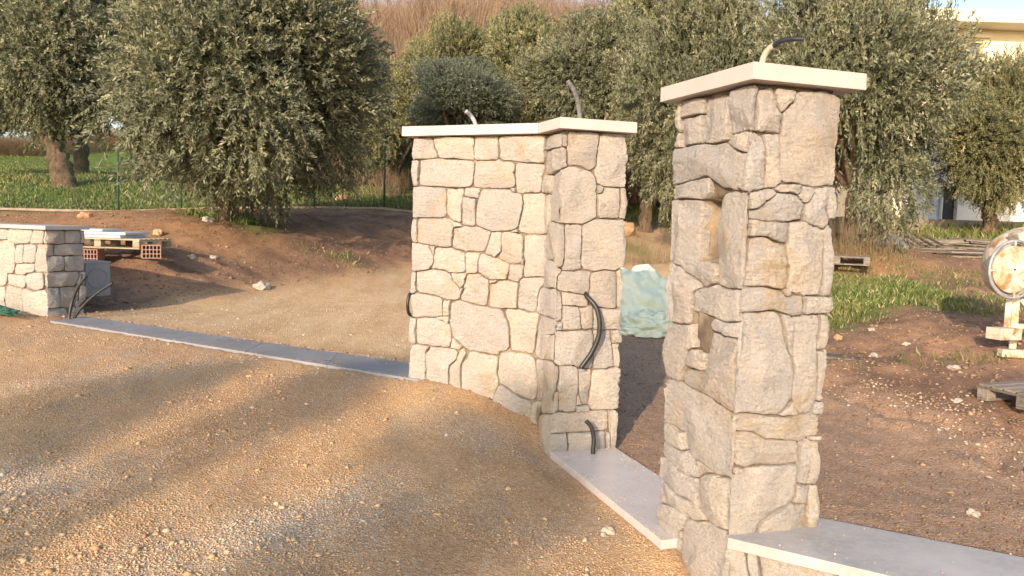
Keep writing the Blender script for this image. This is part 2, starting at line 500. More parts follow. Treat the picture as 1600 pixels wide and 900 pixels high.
# outlines of the stones as seen on the faces of the gate wall (wide panel and the pier at its right end)
GATE_STONES = """
A 180,330 375,330 445,545 185,570
A 385,325 850,325 855,570 465,550
A 875,330 1115,325 1130,460 1110,575 870,565
A 1135,325 1660,310 1655,600 1440,608 1340,588 1170,570
A 190,590 245,590 230,860 175,860
A 255,590 465,555 865,590 845,860 700,885 245,855
A 880,590 1150,580 1315,600 1325,890 1060,895 855,875
A 1345,605 1640,625 1625,790 1590,940 1340,945 1330,700
A 1270,885 1325,885 1325,945 1290,940
C 175,100 300,85 540,95 545,400 490,435 215,425 170,390
C 550,105 745,105 725,260 715,490 620,480 550,400
C 760,110 935,105 920,210 750,195
C 745,200 890,215 870,300 865,515 725,515 725,330
C 945,110 1265,115 1380,170 1420,250 1390,420 1355,540 1260,580 1040,575 880,520 905,260
D -20,165 215,165 210,400 200,615 -70,600 -75,520 -15,260
C 1290,590 1350,545 1355,590
C 165,455 215,455 205,700 180,700 160,600
C 225,440 545,440 630,510 610,690 580,760 480,765 225,690
C 550,420 720,500 740,530 640,540
C 640,550 760,530 920,540 1040,600 1020,680 970,800 870,830 640,790 610,720
C 1080,600 1180,600 1165,820 1090,880 990,840 1060,650
C 1190,595 1415,610 1400,880 1380,950 1240,950 1110,880 1175,800
F -10,-160 200,-160 205,200 190,300 0,310 -30,250 -15,130
E 160,-60 360,-40 400,60 410,150 360,215 250,235 160,215
E 360,-35 420,-30 410,70
E 430,-20 600,-20 740,30 760,240 660,260 560,225 375,215 415,150 420,30
E 780,30 910,45 900,240 850,270 785,260 770,120
E 930,50 1080,90 1255,160 1250,240 1220,330 1060,340 910,260 915,120
E 1270,175 1420,170 1400,290 1360,365 1245,335 1265,220
E 1380,165 1420,100 1425,170
E 155,265 200,265 190,495 150,490
E 210,260 400,225 530,240 610,330 690,430 690,550 640,570 500,540 380,500 260,490 210,400
E 615,270 775,280 760,370 700,440 615,340
E 700,450 740,440 710,520
E 785,285 910,275 1030,350 1025,500 1010,640 900,620 760,590 710,560 755,420
E 1040,350 1110,345 1100,370 1045,380
E 1045,390 1240,345 1360,380 1350,500 1335,660 1200,650 1060,650 1015,635
F -65,345 0,320 185,320 165,430 130,600 75,705 -90,650 -80,500
E 155,520 320,495 500,550 500,735 400,750 310,760 170,750
E 520,580 580,580 575,740 515,740
E 450,770 580,760 570,810 470,795
E 600,580 700,575 880,630 1010,650 1190,700 1245,840 1260,960 1255,1120 1130,1190 980,1175 850,1140 780,1130 700,1060 600,930 585,800
H -100,-115 30,-110 200,-80 290,-60 290,10 265,180 240,350 195,375 0,360 -40,330 -35,170 -50,50
G 150,-20 200,0 195,265 145,260
G 215,0 320,-25 520,10 590,100 590,310 400,295 215,265
G 620,230 720,290 700,330 590,320
G 145,280 280,285 285,450 315,560 310,900 140,900
G 300,290 360,300 320,360
G 370,305 580,320 690,345 660,450 590,500 570,620 560,960 320,960 325,480 330,380
G 700,345 740,320 790,360 760,430 700,490 705,560 705,980 575,980 590,540 670,450
G 790,370 870,360 1125,410 1115,600 1130,700 1070,860 1060,1100 715,1100 715,500 770,440
H -150,360 -20,355 190,395 255,450 275,600 280,780 245,895 100,870 -20,800 -150,710 -180,600
H -150,730 -30,810 60,870 210,920 190,1400 -230,1300 -225,860
I 240,210 290,205 270,380 300,700 200,700 200,360
H 265,460 320,470 330,600 300,880 280,900 285,760 275,560
B 235,340 400,290 490,270 500,410 370,430 235,465
B 510,270 840,270 850,340 820,420 825,640 700,670 640,625 500,620 490,450
B 235,475 380,435 480,440 485,660 370,685 270,740 215,720
B 860,290 1110,285 1150,340 1165,480 1155,880 880,870 830,830 820,640 835,440
B 480,670 680,670 800,780 825,860 820,1100 820,1220 700,1300 480,1290 350,1280 260,1250 265,950 290,745 390,690
B 205,750 285,745 280,950 205,950
D 222,170 260,175 250,450 235,560 218,500
D 860,65 890,90 870,160 835,155 835,80
D 900,95 1085,100 1070,440 840,440 835,180 880,140
D 1095,100 1145,100 1145,440 1065,440 1085,280
F 265,-305 455,-285 455,-50 445,150 420,195 340,180 290,120 225,90 215,-100
F 470,-280 640,-285 645,-50 630,100 635,220 560,245 430,235 455,150 465,0
F 660,-280 820,-345 1130,-330 1115,-100 1090,200 1040,235 900,220 740,235 655,210 640,100
F 215,125 300,130 345,190 420,240 370,290 370,440 310,425 260,440 190,400 200,250
F 430,245 750,245 745,400 730,490 690,510 560,490 370,450 380,300
F 770,290 870,240 1045,245 1035,660 880,660 810,640 745,500 750,350
F 1055,240 1095,210 1100,680 1040,665
F 160,440 260,445 320,430 420,480 430,800 380,820 300,780 150,720 140,600
F 440,485 560,495 690,520 690,640 440,620
F 450,640 600,650 635,760 635,900 430,900 440,750
F 625,660 770,660 775,880 690,905 635,840 635,740
F 780,665 1095,680 1090,900 850,905 780,880
H 300,-60 440,0 500,40 480,160 400,150 370,300 340,430 260,420 250,350 280,100
F 370,835 420,830 420,900 370,900
H 390,170 480,165 480,440 420,440 375,430
H 500,140 910,120 920,400 915,520 850,540 700,510 590,500 530,515 485,490 490,300
H 935,125 1110,120 1125,300 1145,500 1080,540 930,550 930,330 960,200
H 1130,120 1230,120 1190,260 1135,265
H 1140,270 1195,270 1200,520 1150,520
H 345,460 460,485 530,540 530,640 480,820 450,1040 290,1060 330,850 335,600
H 290,1070 440,1060 420,1180 410,1520 330,1480 265,1120
H 495,830 530,830 525,1030 460,1040
H 555,530 700,520 745,560 745,760 725,1040 530,1030 540,750
H 765,560 900,575 885,750 860,960 800,955 770,820 750,740
H 915,580 1190,540 1190,800 1165,1010 900,1020 870,950 895,750
I 745,125 780,240 725,250
I 730,260 860,245 880,300 730,320
I 430,340 1090,305 1100,520 870,545 420,545 425,430
I 415,555 620,555 635,790 410,800
I 635,555 1060,540 1070,760 635,790
I 1105,300 1165,290 1155,500 1150,760 1120,760 1110,500
I 1065,550 1100,560 1110,760 1075,760
"""
PILLAR_STONES = """
J 385,600 450,560 640,560 625,690 560,700 380,750
J 325,700 370,600 380,700 375,900 340,850
L 375,-20 610,-80 600,100 590,240 480,240 390,250 370,100
L 330,270 370,130 385,240 370,275
J 640,570 925,490 920,700 890,960 740,1040 620,1020 600,900 625,700
J 940,480 1160,385 1275,410 1255,700 1240,890 1070,890 920,930 905,850 925,650
K 140,460 290,430 320,520 340,620 385,700 395,900 385,915 140,890 105,880
K 325,450 540,470 510,550 470,630 385,690 330,590
K 550,480 880,470 1010,530 1055,640 1065,1000 1020,1200 1005,1490 774,1527 600,1485 395,1490 375,1300 385,900 390,710 500,580
L 300,340 490,290 560,255 740,255 900,270 985,320 975,500 960,620 940,740 720,800 700,700 710,610 520,650 330,700 275,720 255,550
L 270,740 330,710 520,665 690,625 695,770 640,860 540,850 350,870 265,820
L 910,160 1060,115 1180,120 1120,220 1100,350 1000,320 900,250
L 995,340 1090,355 1080,560 1070,770 970,765 945,700 975,550
M 180,200 300,110 395,160 410,260 405,420 415,600 410,740 300,770 150,785 150,600 165,400
M 420,140 560,140 575,300 575,400 560,560 575,700 480,740 420,740 425,550 415,400
N 260,200 340,155 500,160 560,170 600,200 590,400 565,560 560,720 540,880 520,900 500,1020 480,1010 390,950 350,900 230,820 235,600 245,350
N 790,220 860,90 1010,60 1110,75 1170,180 1180,400 1160,640 1145,900 1125,1080 1080,1150 980,1130 860,1160 770,1100 775,900 755,800 760,500
Q 535,70 620,65 770,120 770,240 720,300 690,340 620,345 560,270 520,240
Q 280,100 370,130 400,200 490,250 545,270 600,345 500,380 470,420 465,600 440,700 430,770 330,760 260,735 265,400
Q 210,100 265,60 265,400 250,740 215,700 210,400
Q 520,400 580,360 740,350 880,375 1000,420 1010,600 990,740 850,740 760,690 640,640 520,610
Q 760,700 850,750 1000,755 1020,850 1005,920 870,900 780,840 700,790 710,740
R 160,480 230,370 420,360 560,370 700,390 760,460 800,430 910,480 930,560 925,680 800,680 680,600 600,605 420,625 165,630 155,560
O 265,80 480,45 540,90 400,200 330,260 250,265 250,150
M 560,730 600,710 820,710 820,790 780,820 620,790 545,775
O 830,20 950,20 960,80 900,180 850,185 790,110
O 560,95 740,90 790,150 855,215 820,260 805,360 620,400 400,385 255,360 250,280 340,265 430,170
O 980,40 1110,10 1115,180 1085,230 1095,330 1100,470 1000,440 890,430 880,220 960,120
O 1120,10 1220,0 1225,130 1205,220 1195,300 1150,345 1110,340 1100,250 1125,180
O 250,380 400,410 560,430 660,430 680,620 600,630 520,610 430,565 340,555 240,560 235,480
R 290,-170 420,-215 510,-190 600,-135 680,-130 700,-30 735,100 740,200 710,340 690,380 560,355 480,335 330,345 265,345 275,150 285,0
R 760,-350 870,-380 960,-360 1150,-260 1150,-100 1125,60 1135,250 1100,430 960,430 880,440 790,410 770,200 755,0
R 1170,-300 1200,-330 1225,-200 1220,0 1215,150 1230,260 1200,420 1115,430 1145,250 1135,80 1160,-120
R 960,480 1190,485 1195,640 1080,650 940,650
R 690,390 760,410 760,470 710,465
T 160,-140 600,-170 670,-110 700,0 740,200 790,380 800,520 780,750 745,900 648,985 528,1005 358,980 228,975 75,960 85,820 110,650 100,430 145,250 155,80
T 690,-110 760,-125 810,-40 815,100 815,330 760,270 740,180 710,30
T 830,-110 1100,-120 1095,0 1085,130 1070,250 1075,500 1070,740 1050,900 1020,960 900,990 840,950 830,700 850,400 820,300 820,50
T 1105,-130 1160,-120 1190,-20 1190,150 1140,190 1140,240 1085,260 1100,100
T 1080,290 1150,290 1160,420 1150,600 1145,790 1090,820 1085,550
V 850,90 900,130 905,200 780,235 720,200 800,140
V 1100,90 1215,90 1215,205 1090,205
V 215,220 310,200 600,225 760,240 1080,210 1200,230 1195,400 1030,460 990,500 800,490 600,490 530,440 430,395 225,390
V 230,410 430,410 490,450 560,500 800,500 930,510 930,740 720,770 450,790 335,810 220,760
V 215,790 330,825 215,880
X 670,-130 720,-155 725,0 710,190 640,180 660,60
V 1080,460 1195,430 1200,490 1090,490
X 735,-140 835,-150 835,0 800,150 780,180 720,190 725,0
X 70,190 100,140 240,70 400,40 560,45 640,30 645,120 610,300 520,370 440,420 400,450 350,490 310,570 230,600 150,580 50,530 45,450 60,300
X 430,430 600,345 710,350 705,430 690,540 540,555 330,570 350,500
X 640,200 730,200 710,340 620,330 630,260
X 740,200 790,210 790,300 780,440 740,520 710,510 720,400 725,280
S 200,60 260,-20 430,-15 425,250 400,400 350,500 330,610 260,595 215,560 195,400
S 440,0 520,0 530,240 440,235
S 500,255 550,255 600,300 650,310 630,500 520,475 430,420 410,390 480,300
S 735,60 870,110 1000,150 1005,270 950,450 940,780 925,960 870,940 780,880 640,770 520,700 440,690 385,640 390,530 440,460 600,530 640,480 660,320 700,150
U 150,0 180,-130 250,-190 380,-140 560,-40 770,90 900,190 990,250 1010,400 1005,600 1000,860 900,900 790,890 680,820 580,720 520,710 440,590 385,400 270,330 200,280 160,260 130,200
U 180,310 240,300 300,370 385,410 420,590 380,600 260,540 195,480
U 185,500 260,555 380,615 440,610 510,710 560,740 650,810 700,850 560,880 440,890 390,850 300,760 180,620
W 80,0 190,10 270,95 370,170 360,230 335,320 280,290 190,215 110,140 80,80
W 400,130 430,100 560,130 620,150 615,250 600,400 595,545 530,520 440,460 400,400 390,300 385,200
W 350,280 380,260 395,370 345,350
W 130,170 200,230 300,300 340,350 390,380 430,460 360,470 290,450 180,350 90,320 100,230
W 95,330 180,350 260,370 290,440 255,545 200,520 130,460 85,430
W 75,450 150,480 200,530 245,560 235,650 215,700 215,800 180,900 100,900 80,600
W 300,440 360,480 430,475 520,520 625,570 620,770 580,900 560,1100 330,1100 320,890 270,830 240,720 250,560
W 590,800 625,785 640,1100 580,1100
W 200,870 250,830 320,890 310,1150 180,1150
W 60,920 175,910 170,1150 60,1100
"""
LEFT_STONES = """
Z -160,110 45,110 45,200 -60,210 -160,200
Z 60,110 245,120 250,170 215,240 110,240 55,190
Z 265,125 345,125 350,240 240,235 260,180
Z -60,220 50,215 110,250 110,400 95,490 50,480 30,590 -60,590
Z 120,255 180,255 180,400 120,405
Z 190,250 290,255 280,400 190,395
Z 300,250 385,250 375,470 280,475 290,350
Z 120,415 270,410 265,475 180,500 105,490
Z 55,495 190,510 195,600 130,600 75,570
Z 210,490 350,485 345,600 290,635 210,600
Z -60,600 30,600 30,820 -60,820
Z 40,590 170,610 180,900 40,860
Z 180,620 300,640 378,630 390,920 300,900 180,900
Z 350,120 540,150 540,240 350,240
Z 555,130 650,125 675,180 670,235 550,235
Z 675,110 695,120 695,235 680,235
Z 395,250 440,250 450,335 385,345
Z 460,255 695,245 690,330 540,345 455,335
Z 390,355 525,345 530,460 395,475
Z 540,350 700,345 700,465 545,465
Z 365,490 660,475 665,520 620,590 360,600
Z 680,490 700,480 700,570 640,580
Z 390,610 495,605 495,765 405,775
Z 510,605 640,600 600,765 505,765
Z 650,600 705,600 705,700 640,770
Z 395,785 555,780 555,960 395,960
Z 590,780 690,780 680,960 590,960
"""
LOW_STONES = """
X 95,680 190,690 215,740 240,860 270,1000 280,1200 95,1200
X 220,705 290,715 320,800 330,900 345,1000 350,1200 285,1200 270,1000 240,840
X 310,730 420,740 600,790 850,850 930,900 940,1100 360,1200 345,950 330,850
"""

def unit(v): v = np.array(v, float); return v / np.linalg.norm(v)

# ---- the gate wall: wide panel with a pier at its right end
uA = unit((1.028, -0.45)); uC = unit((0.535, 0.162))
A1 = np.array([-0.797, 5.946]); B1 = np.array([0.207, 5.507]); C1 = np.array([0.294, 5.196]); D1 = np.array([0.779, 5.343])
nA = np.array([-uA[1], uA[0]]); nC = np.array([-uC[1], uC[0]])
A0 = A1 + nA * 0.40; D2 = D1 + nC * 0.52
gate = empty('stone_gate_wall', (0.0, 5.6, 0.1))
tag(gate, 'widest tall limestone wall, stepping forward into a pier under an angled pale coping', 'stone wall', kind='thing')
ch = Chain([A0 + nA * 0.001, A1, B1, C1, D1, D2, A0, A1])
rnd = random.Random(5)
tr = [ch.trace(p, [1, 2, 3]) for p in read_outlines(GATE_STONES)]
def wrap_edges(tr, uL, uR, rnd):
    for t in tr:
        wl = rnd.uniform(0.05, 0.16)
        t[:, 0] = np.where(t[:, 0] < uL + 0.018, t[:, 0] - wl, t[:, 0]); t[:, 0] = np.where(t[:, 0] > uR - 0.018, t[:, 0] + wl, t[:, 0])
wrap_edges(tr, ch.U[1], ch.U[4], rnd)
tr_hi = len(tr)
au = auto_polys(0.0, ch.U[1] - 0.10, -0.12, 2.2, rnd) + auto_polys(ch.U[4] + 0.10, ch.U[6], -0.12, 2.2, rnd)
polys = tr + au
TOP = EYE + 0.70; CAPT = 0.072
lay_stones(ch, polys, (-0.35, TOP - CAPT - 0.004), gate, [True] * tr_hi + [False] * len(au), (44, (1, 0.985, 0.95, 0.88, 0.76, 0.6, 0.4, 0.2, 0)), seed=3)
core(ch, 0, ch.U[-1] - ch.l[-1], -0.35, TOP - CAPT - 0.002, gate)
capA = np.array([-0.875, 5.928]); capB = np.array([0.153, 5.478]); capC = np.array([0.286, 5.141]); capD = np.array([0.821, 5.303])
capAb = capA + nA * 0.5; capDb = capD + nC * 0.62
jb = capB + unit((capC - capB)) * 0.0
back = capAb + uA * ((capB - capA) @ uA)
MB().prism([tuple(capA), tuple(capB - uA * 0.001), tuple(back - uA * 0.001), tuple(capAb)], TOP - CAPT, TOP).build('coping_slab', M_CAP, gate, bevel=0.003)
MB().prism([tuple(capB + uA * 0.001), tuple(capC), tuple(capD), tuple(capDb), tuple(back + nA * 0.05 + uA * 0.001)], TOP - CAPT, TOP + 0.0005).build('coping_slab', M_CAP, gate, bevel=0.003)
keep(gate)

# ---- the free-standing pillar
P1 = np.array([0.790, 3.942]); Q1 = np.array([1.004, 3.346]); R1 = np.array([1.460, 3.494])
tP = unit(Q1 - P1); tQ = unit(R1 - Q1); S1 = P1 + (R1 - Q1)
pil = empty('stone_pillar', (1.1, 3.7, -0.1))
tag(pil, 'square free-standing limestone pillar with an empty upright niche and a single pale cap slab', 'pillar', kind='thing')
chp = Chain([P1, Q1, R1, S1, P1])
chp = Chain([P1 + (S1 - P1) * 1.0, P1, Q1, R1, S1])      # back, left, right (front), side
trp = [chp.trace(p, [1, 2]) for p in read_outlines(PILLAR_STONES)]
wrap_edges(trp, chp.U[1], chp.U[3], rnd)
nhp = len(trp)
aup = auto_polys(0.0, chp.U[1] - 0.1, -0.35, 2.2, rnd) + auto_polys(chp.U[3] + 0.1, chp.U[4], -0.35, 2.2, rnd)
# the low wall's coping runs into the pillar's right face
niche = chp.trace(read_outlines("N 605,180 700,170 800,200 770,330 765,620 760,780 770,850 680,840 570,830 565,600 600,380")[0], [1, 2])
cav2 = chp.trace(read_outlines("Q 540,640 640,660 750,700 705,790 720,860 700,1010 650,1080 550,1040")[0], [1, 2])
lay_stones(chp, trp + aup, (-0.45, TOP - CAPT - 0.006), pil, [True] * nhp + [False] * len(aup), (64, (1, 0.99, 0.97, 0.93, 0.87, 0.8, 0.71, 0.61, 0.5, 0.38, 0.25, 0.12, 0)), seed=8, joint=0.0007, grow=0.014, blocks=(niche, cav2), bulge=(0.0, 0.006), depth=0.075)
core(chp, 0, chp.U[-1], -0.45, TOP - CAPT - 0.002, pil, [(niche, -0.16), (cav2, -0.018)], w0=-0.036)
cP = np.array([0.724, 3.964]); cQ = np.array([0.986, 3.285]); cR = np.array([1.545, 3.469]); cS = cP + cR - cQ
MB().prism([tuple(cP), tuple(cQ), tuple(cR), tuple(cS)], TOP - CAPT, TOP).build('cap_slab', M_CAP, pil, bevel=0.003)
keep(pil)

# ---- low wall at the left end of the drive
LANG = R_(-19.5); uL = np.array([math.cos(LANG), math.sin(LANG)]); nL = np.array([-uL[1], uL[0]])
G1 = np.array([-5.02, 8.24]); LW = 0.50
lowl = empty('low_stone_wall', (-5.4, 8.5, 0.3))
tag(lowl, 'low limestone wall at the far left, its front sunlit and its end face shaded', 'stone wall', kind='thing')
chl = Chain([G1 - uL * 2.6, G1, G1 + nL * LW, G1 + nL * LW - uL * 2.6])
trl = [chl.trace(p, [0, 1]) for p in read_outlines(LEFT_STONES)]
umin = min(t[:, 0].min() for t in trl)
aul = auto_polys(0, umin, 0.2, 1.36, rnd)
zL = EYE - 0.187
lay_stones(chl, trl + aul, (0.1, zL - 0.046), lowl, [True] * len(trl) + [False] * len(aul), (28, (1, 0.97, 0.9, 0.75, 0.45, 0)), seed=12, joint=0.0012)
core(chl, 0, chl.U[-1], 0.1, zL - 0.043, lowl)
e0 = G1 - uL * 2.65 - nL * 0.03; e1 = G1 + uL * 0.03 - nL * 0.03
MB().prism([tuple(e0), tuple(e1), tuple(e1 + nL * (LW + 0.06)), tuple(e0 + nL * (LW + 0.06))], zL - 0.042, zL).build('coping_slab', M_SLAB_MID, lowl, bevel=0.003)
keep(lowl)

# ---- low wall that runs on from the pillar towards the lower right
zR = EYE - 1.38
H1 = np.array([1.02, 3.345]); uR_ = unit((math.cos(R_(-31)), math.sin(R_(-31)))); nR = np.array([-uR_[1], uR_[0]])
lowr = empty('low_stone_wall', (1.8, 3.1, -0.2))
tag(lowr, 'knee-high limestone wall under a grey coping at the foot of the pillar', 'stone wall', kind='thing')
chr_ = Chain([H1, H1 + uR_ * 2.6])
trr = [chr_.trace(p, [0]) for p in read_outlines(LOW_STONES)]
um = max(t[:, 0].max() for t in trr)
aur = auto_polys(um + 0.005, 2.6, -0.5, zR - 0.03, rnd)
lay_stones(chr_, trr + aur, (-0.5, zR - 0.052), lowr, [True] * (len(trr) + len(aur)), (44, (1, 0.985, 0.95, 0.88, 0.76, 0.6, 0.4, 0.2, 0)), seed=21)
core(chr_, 0, 2.6, -0.5, zR - 0.05, lowr)
s0 = H1 - uR_ * 0.01 - nR * 0.025
bk = lambda a: tuple(a + nR * 0.56)
k0 = s0; k1 = s0 + uR_ * 1.55; k2 = s0 + uR_ * 2.7
MB().prism([tuple(k0), tuple(k1 - uR_ * 0.001), bk(k1 - uR_ * 0.001), (1.42, 3.66), (1.1, 3.5)], zR - 0.05, zR).build('coping_slab', M_SLAB_MID, lowr, bevel=0.003)
MB().prism([tuple(k1 + uR_ * 0.001), tuple(k2), bk(k2), bk(k1 + uR_ * 0.001)], zR - 0.05, zR + 0.001).build('coping_slab', M_SLAB_MID, lowr, bevel=0.003)
MB().prism([bk(s0 + uR_ * 0.5 - nR * 0.04), bk(k2 - nR * 0.04), bk(k2 - nR * 0.12), bk(s0 + uR_ * 0.5 - nR * 0.12)], -0.4, zR - 0.052).build('back_face', M_MORTAR, lowr)
keep(lowr)

# ---- pale threshold slab of the side gate
th = np.array([0.303, 5.19]), np.array([0.79, 5.338]), np.array([1.20, 4.10]), np.array([0.80, 3.93]), np.array([0.76, 3.80])
f0 = atz(859, 705, 0.0)[:2]; f1 = atz(1021.7, 835, 0.0)[:2]; b0 = atz(961.8, 699.3, 0.0)[:2]; b1 = atz(1028.3, 743, 0.0)[:2]
fd = unit(f1 - f0); f2 = f0 + fd * 1.545; b2 = b0 + unit(b1 - b0) * 1.2
o = MB().prism([tuple(f0), tuple(b0), tuple(b0 + fd * 1.50), tuple(f2)], -0.085, 0.0).build('threshold_slab', M_SLAB_WARM, None, bevel=0.004)
tag(o, 'pale polished threshold slab on the ground between the gate wall pier and the pillar', 'stone slab', kind='thing')

# ---- long grey threshold strip across the drive, laid in five slabs
strip = empty('threshold_strip', (-2.8, 7.1, 0.35))
tag(strip, 'long grey stone strip flush with the gravel, linking low wall and gate wall', 'stone strip', kind='thing')
zs0, zs1 = EYE - 1.17, EYE - 1.24
Fa = atz(78, 501, zs0); Fb = atz(640, 591.2, zs1); Ba = atz(128, 493, zs0); Bb = atz(642, 567, zs1)
ext = unit((Fb - Fa)[:2]) * 0.1
Fb[:2] += ext; Bb[:2] += ext
for k in range(5):
    t0 = k / 5 + 0.0004; t1 = (k + 1) / 5 - 0.0004
    c = [Fa + (Fb - Fa) * t0, Fa + (Fb - Fa) * t1, Ba + (Bb - Ba) * t1, Ba + (Bb - Ba) * t0]
    dz = random.uniform(-0.001, 0.001)
    V = [(p[0], p[1], p[2] - 0.09) for p in c] + [(p[0], p[1], p[2] + dz) for p in c]
    mb = MB(); mb.add(V, [(3, 2, 1, 0), (4, 5, 6, 7)] + [(i, (i + 1) % 4, 4 + (i + 1) % 4, 4 + i) for i in range(4)])
    mb.build('slab', M_SLAB_GREY, strip, bevel=0.003)
keep(strip)

# ------------------------------------------------------------------ terrain
def P3(x, y, Y): q = aty(x, y, Y); return (q[0], q[1], q[2])
def Pz(x, y, z): q = atz(x, y, z); return (q[0], q[1], z)
CT = [Pz(640, 592, .325), Pz(720, 606, .30), Pz(780, 630, .22), Pz(835, 656, .13), Pz(862, 712, -.035), Pz(940, 790, -.06), Pz(1026, 866, -.09),
      (0.5, 2.6, -.12), (0, 2.6, .0), (-0.2, 4.2, .08), (-1.0, 4.4, .2), (-1.5, 2.6, .1), (-3, 3.2, .18), (-5, 4.5, .27), (-7.5, 7.5, .40), (-3.5, 5.6, .30), (0.2, 4.6, 0.02),
      (0, 0, .0), (-6, 0, .15), (-10, 4, .3), (3, 0, -.25), (2.5, 2.6, -.4), (1.3, 2.8, -.4), (0, -20, 0), (-20, -20, .3), (20, -20, -.3),
      (-4.9, 8.0, .395), (-2.9, 6.9, .355), (-1.0, 5.95, .325), (-4.3, 8.45, .40), (-2.6, 7.55, .36), (-0.9, 6.75, .32),
      P3(60, 488, 8.5), (-6.5, 8.7, .45), (-5.6, 9.2, .45), P3(148, 466, 9.9), P3(250, 476, 9.9), P3(400, 458, 11.3), P3(520, 438, 13.2), P3(640, 419, 15.8), (-2, 9.5, .38), (-1, 12, .48), (0.3, 8, .25),
      P3(235, 403, 11.3), P3(180, 392, 11.6), P3(90, 370, 12.5), P3(0, 345, 14), P3(320, 402, 12.2), P3(250, 362, 13), P3(365, 347, 14.5), P3(450, 374, 14.6), P3(540, 385, 15.5), P3(320, 347, 13.6), P3(620, 365, 17.5),
      P3(0, 331, 20), P3(185, 329, 20), P3(400, 328, 20), P3(600, 327, 20), P3(800, 333, 22), P3(100, 290, 24), P3(0, 262, 34), P3(40, 240, 44), P3(300, 262, 42), P3(560, 280, 36), P3(780, 262, 42),
      (0.9, 5.6, -.03), (0.95, 4.9, -.03), (1.3, 4.2, -.04), P3(1010, 600, 7.4), P3(1000, 518, 9), P3(1000, 405, 19), P3(1000, 366, 26), P3(1040, 350, 30), P3(960, 340, 30), (1.5, 12, .42), (5, 19, .75), P3(1150, 350, 30),
      P3(1290, 700, 5.5), P3(1400, 750, 5.0), P3(1600, 880, 3.9), P3(1590, 642, 6.4), P3(1300, 560, 8.0), P3(1560, 556, 7.7), P3(1400, 460, 11.3), P3(1340, 420, 13.2), P3(1325, 386, 14), P3(1450, 400, 15.5), P3(1560, 408, 15.5),
      P3(1450, 359, 22.4), P3(1600, 356, 22.4), (24, 22, 1.6), (12, 6, .1), P3(1250, 330, 32), (20, 32, 2.6),
      (-15, 8, .6), (-22, 16, 1.2), (-30, 30, 2.6), (-45, 55, 5), (-30, 62, 7), (-12, 50, 9), (0, 46, 7.5), (12, 50, 8), (26, 48, 7), (0, 62, 14), (-12, 64, 14), (16, 64, 13), (40, 60, 9), (45, 25, 2)]
CT = np.array(CT)
_S = 10.0
def _tps(r2): return np.where(r2 < 1e-9, 0, 0.5 * r2 * np.log(np.maximum(r2, 1e-9)))
_c = CT[:, :2] / _S; _n = len(_c)
_K = _tps(((_c[:, None] - _c[None]) ** 2).sum(-1)) + np.eye(_n) * 2e-4
_A = np.block([[_K, np.ones((_n, 1)), _c], [np.ones((1, _n)), np.zeros((1, 3))], [_c.T, np.zeros((2, 3))]])
_W = np.linalg.solve(_A, np.concatenate([CT[:, 2], [0, 0, 0]]))
def in_poly(x, y, poly):
    return poly_sd(np.stack([x, y], 1), np.array([p[:2] for p in poly], float))
STRIP_P = [Fa, Fb, Bb, Ba]
SLAB_P = [f0, b0, b0 + fd * 1.5, f2]
DRIVE_P = [atz(128, 493, .40)[:2], atz(200, 482, .4)[:2], P3(300, 468, 10.4)[:2], P3(400, 457, 11.4)[:2], P3(520, 437, 13.3)[:2], P3(640, 418, 15.8)[:2], (0.6, 20), (1.5, 27), (5.8, 28), (5.0, 20), (2.8, 12.5), (1.2, 9.6), (.3, 7), (-.6, 6.5)]
FRONT_P = [(-30, -20), (-30, 9), (-5.1, 8.15), (-.8, 5.9), (.2, 5.5), (.3, 5.1), (.8, 3.8), (1.0, 3.3), (3.4, 1.9), (20, -20)]
LOT_P = [(.3, 6.0), (1.2, 9.4), (2.3, 9.0), (3.0, 7.0), (4.2, 4.5), (3.5, 3.0), (1.2, 3.6), (.8, 5.2)]
GRASS1_P = [(-60, 20.1), (3.4, 20.1), (3.2, 30), (6, 40), (6, 60), (-60, 70)]
GRASS2_P = [P3(1296, 500, 9.3)[:2], P3(1320, 432, 12.6)[:2], P3(1400, 438, 12.4)[:2], P3(1470, 470, 10.8)[:2], P3(1500, 498, 10)[:2], P3(1400, 486, 10.4)[:2]]
GRASS3_P = [P3(1000, 352, 29)[:2], P3(960, 356, 28)[:2], (4, 40), (30, 42), (30, 33), (10, 30)]
GRASS4_P = [P3(1450, 400, 15.8)[:2], P3(1600, 404, 15.8)[:2], (24, 15), (24, 22), P3(1440, 362, 22)[:2]]
UNDER_P = [P3(285, 347, 14.8)[:2], P3(330, 354, 14.3)[:2], P3(400, 352, 14.3)[:2], P3(430, 343, 15.2)[:2], P3(300, 338, 15.5)[:2]]

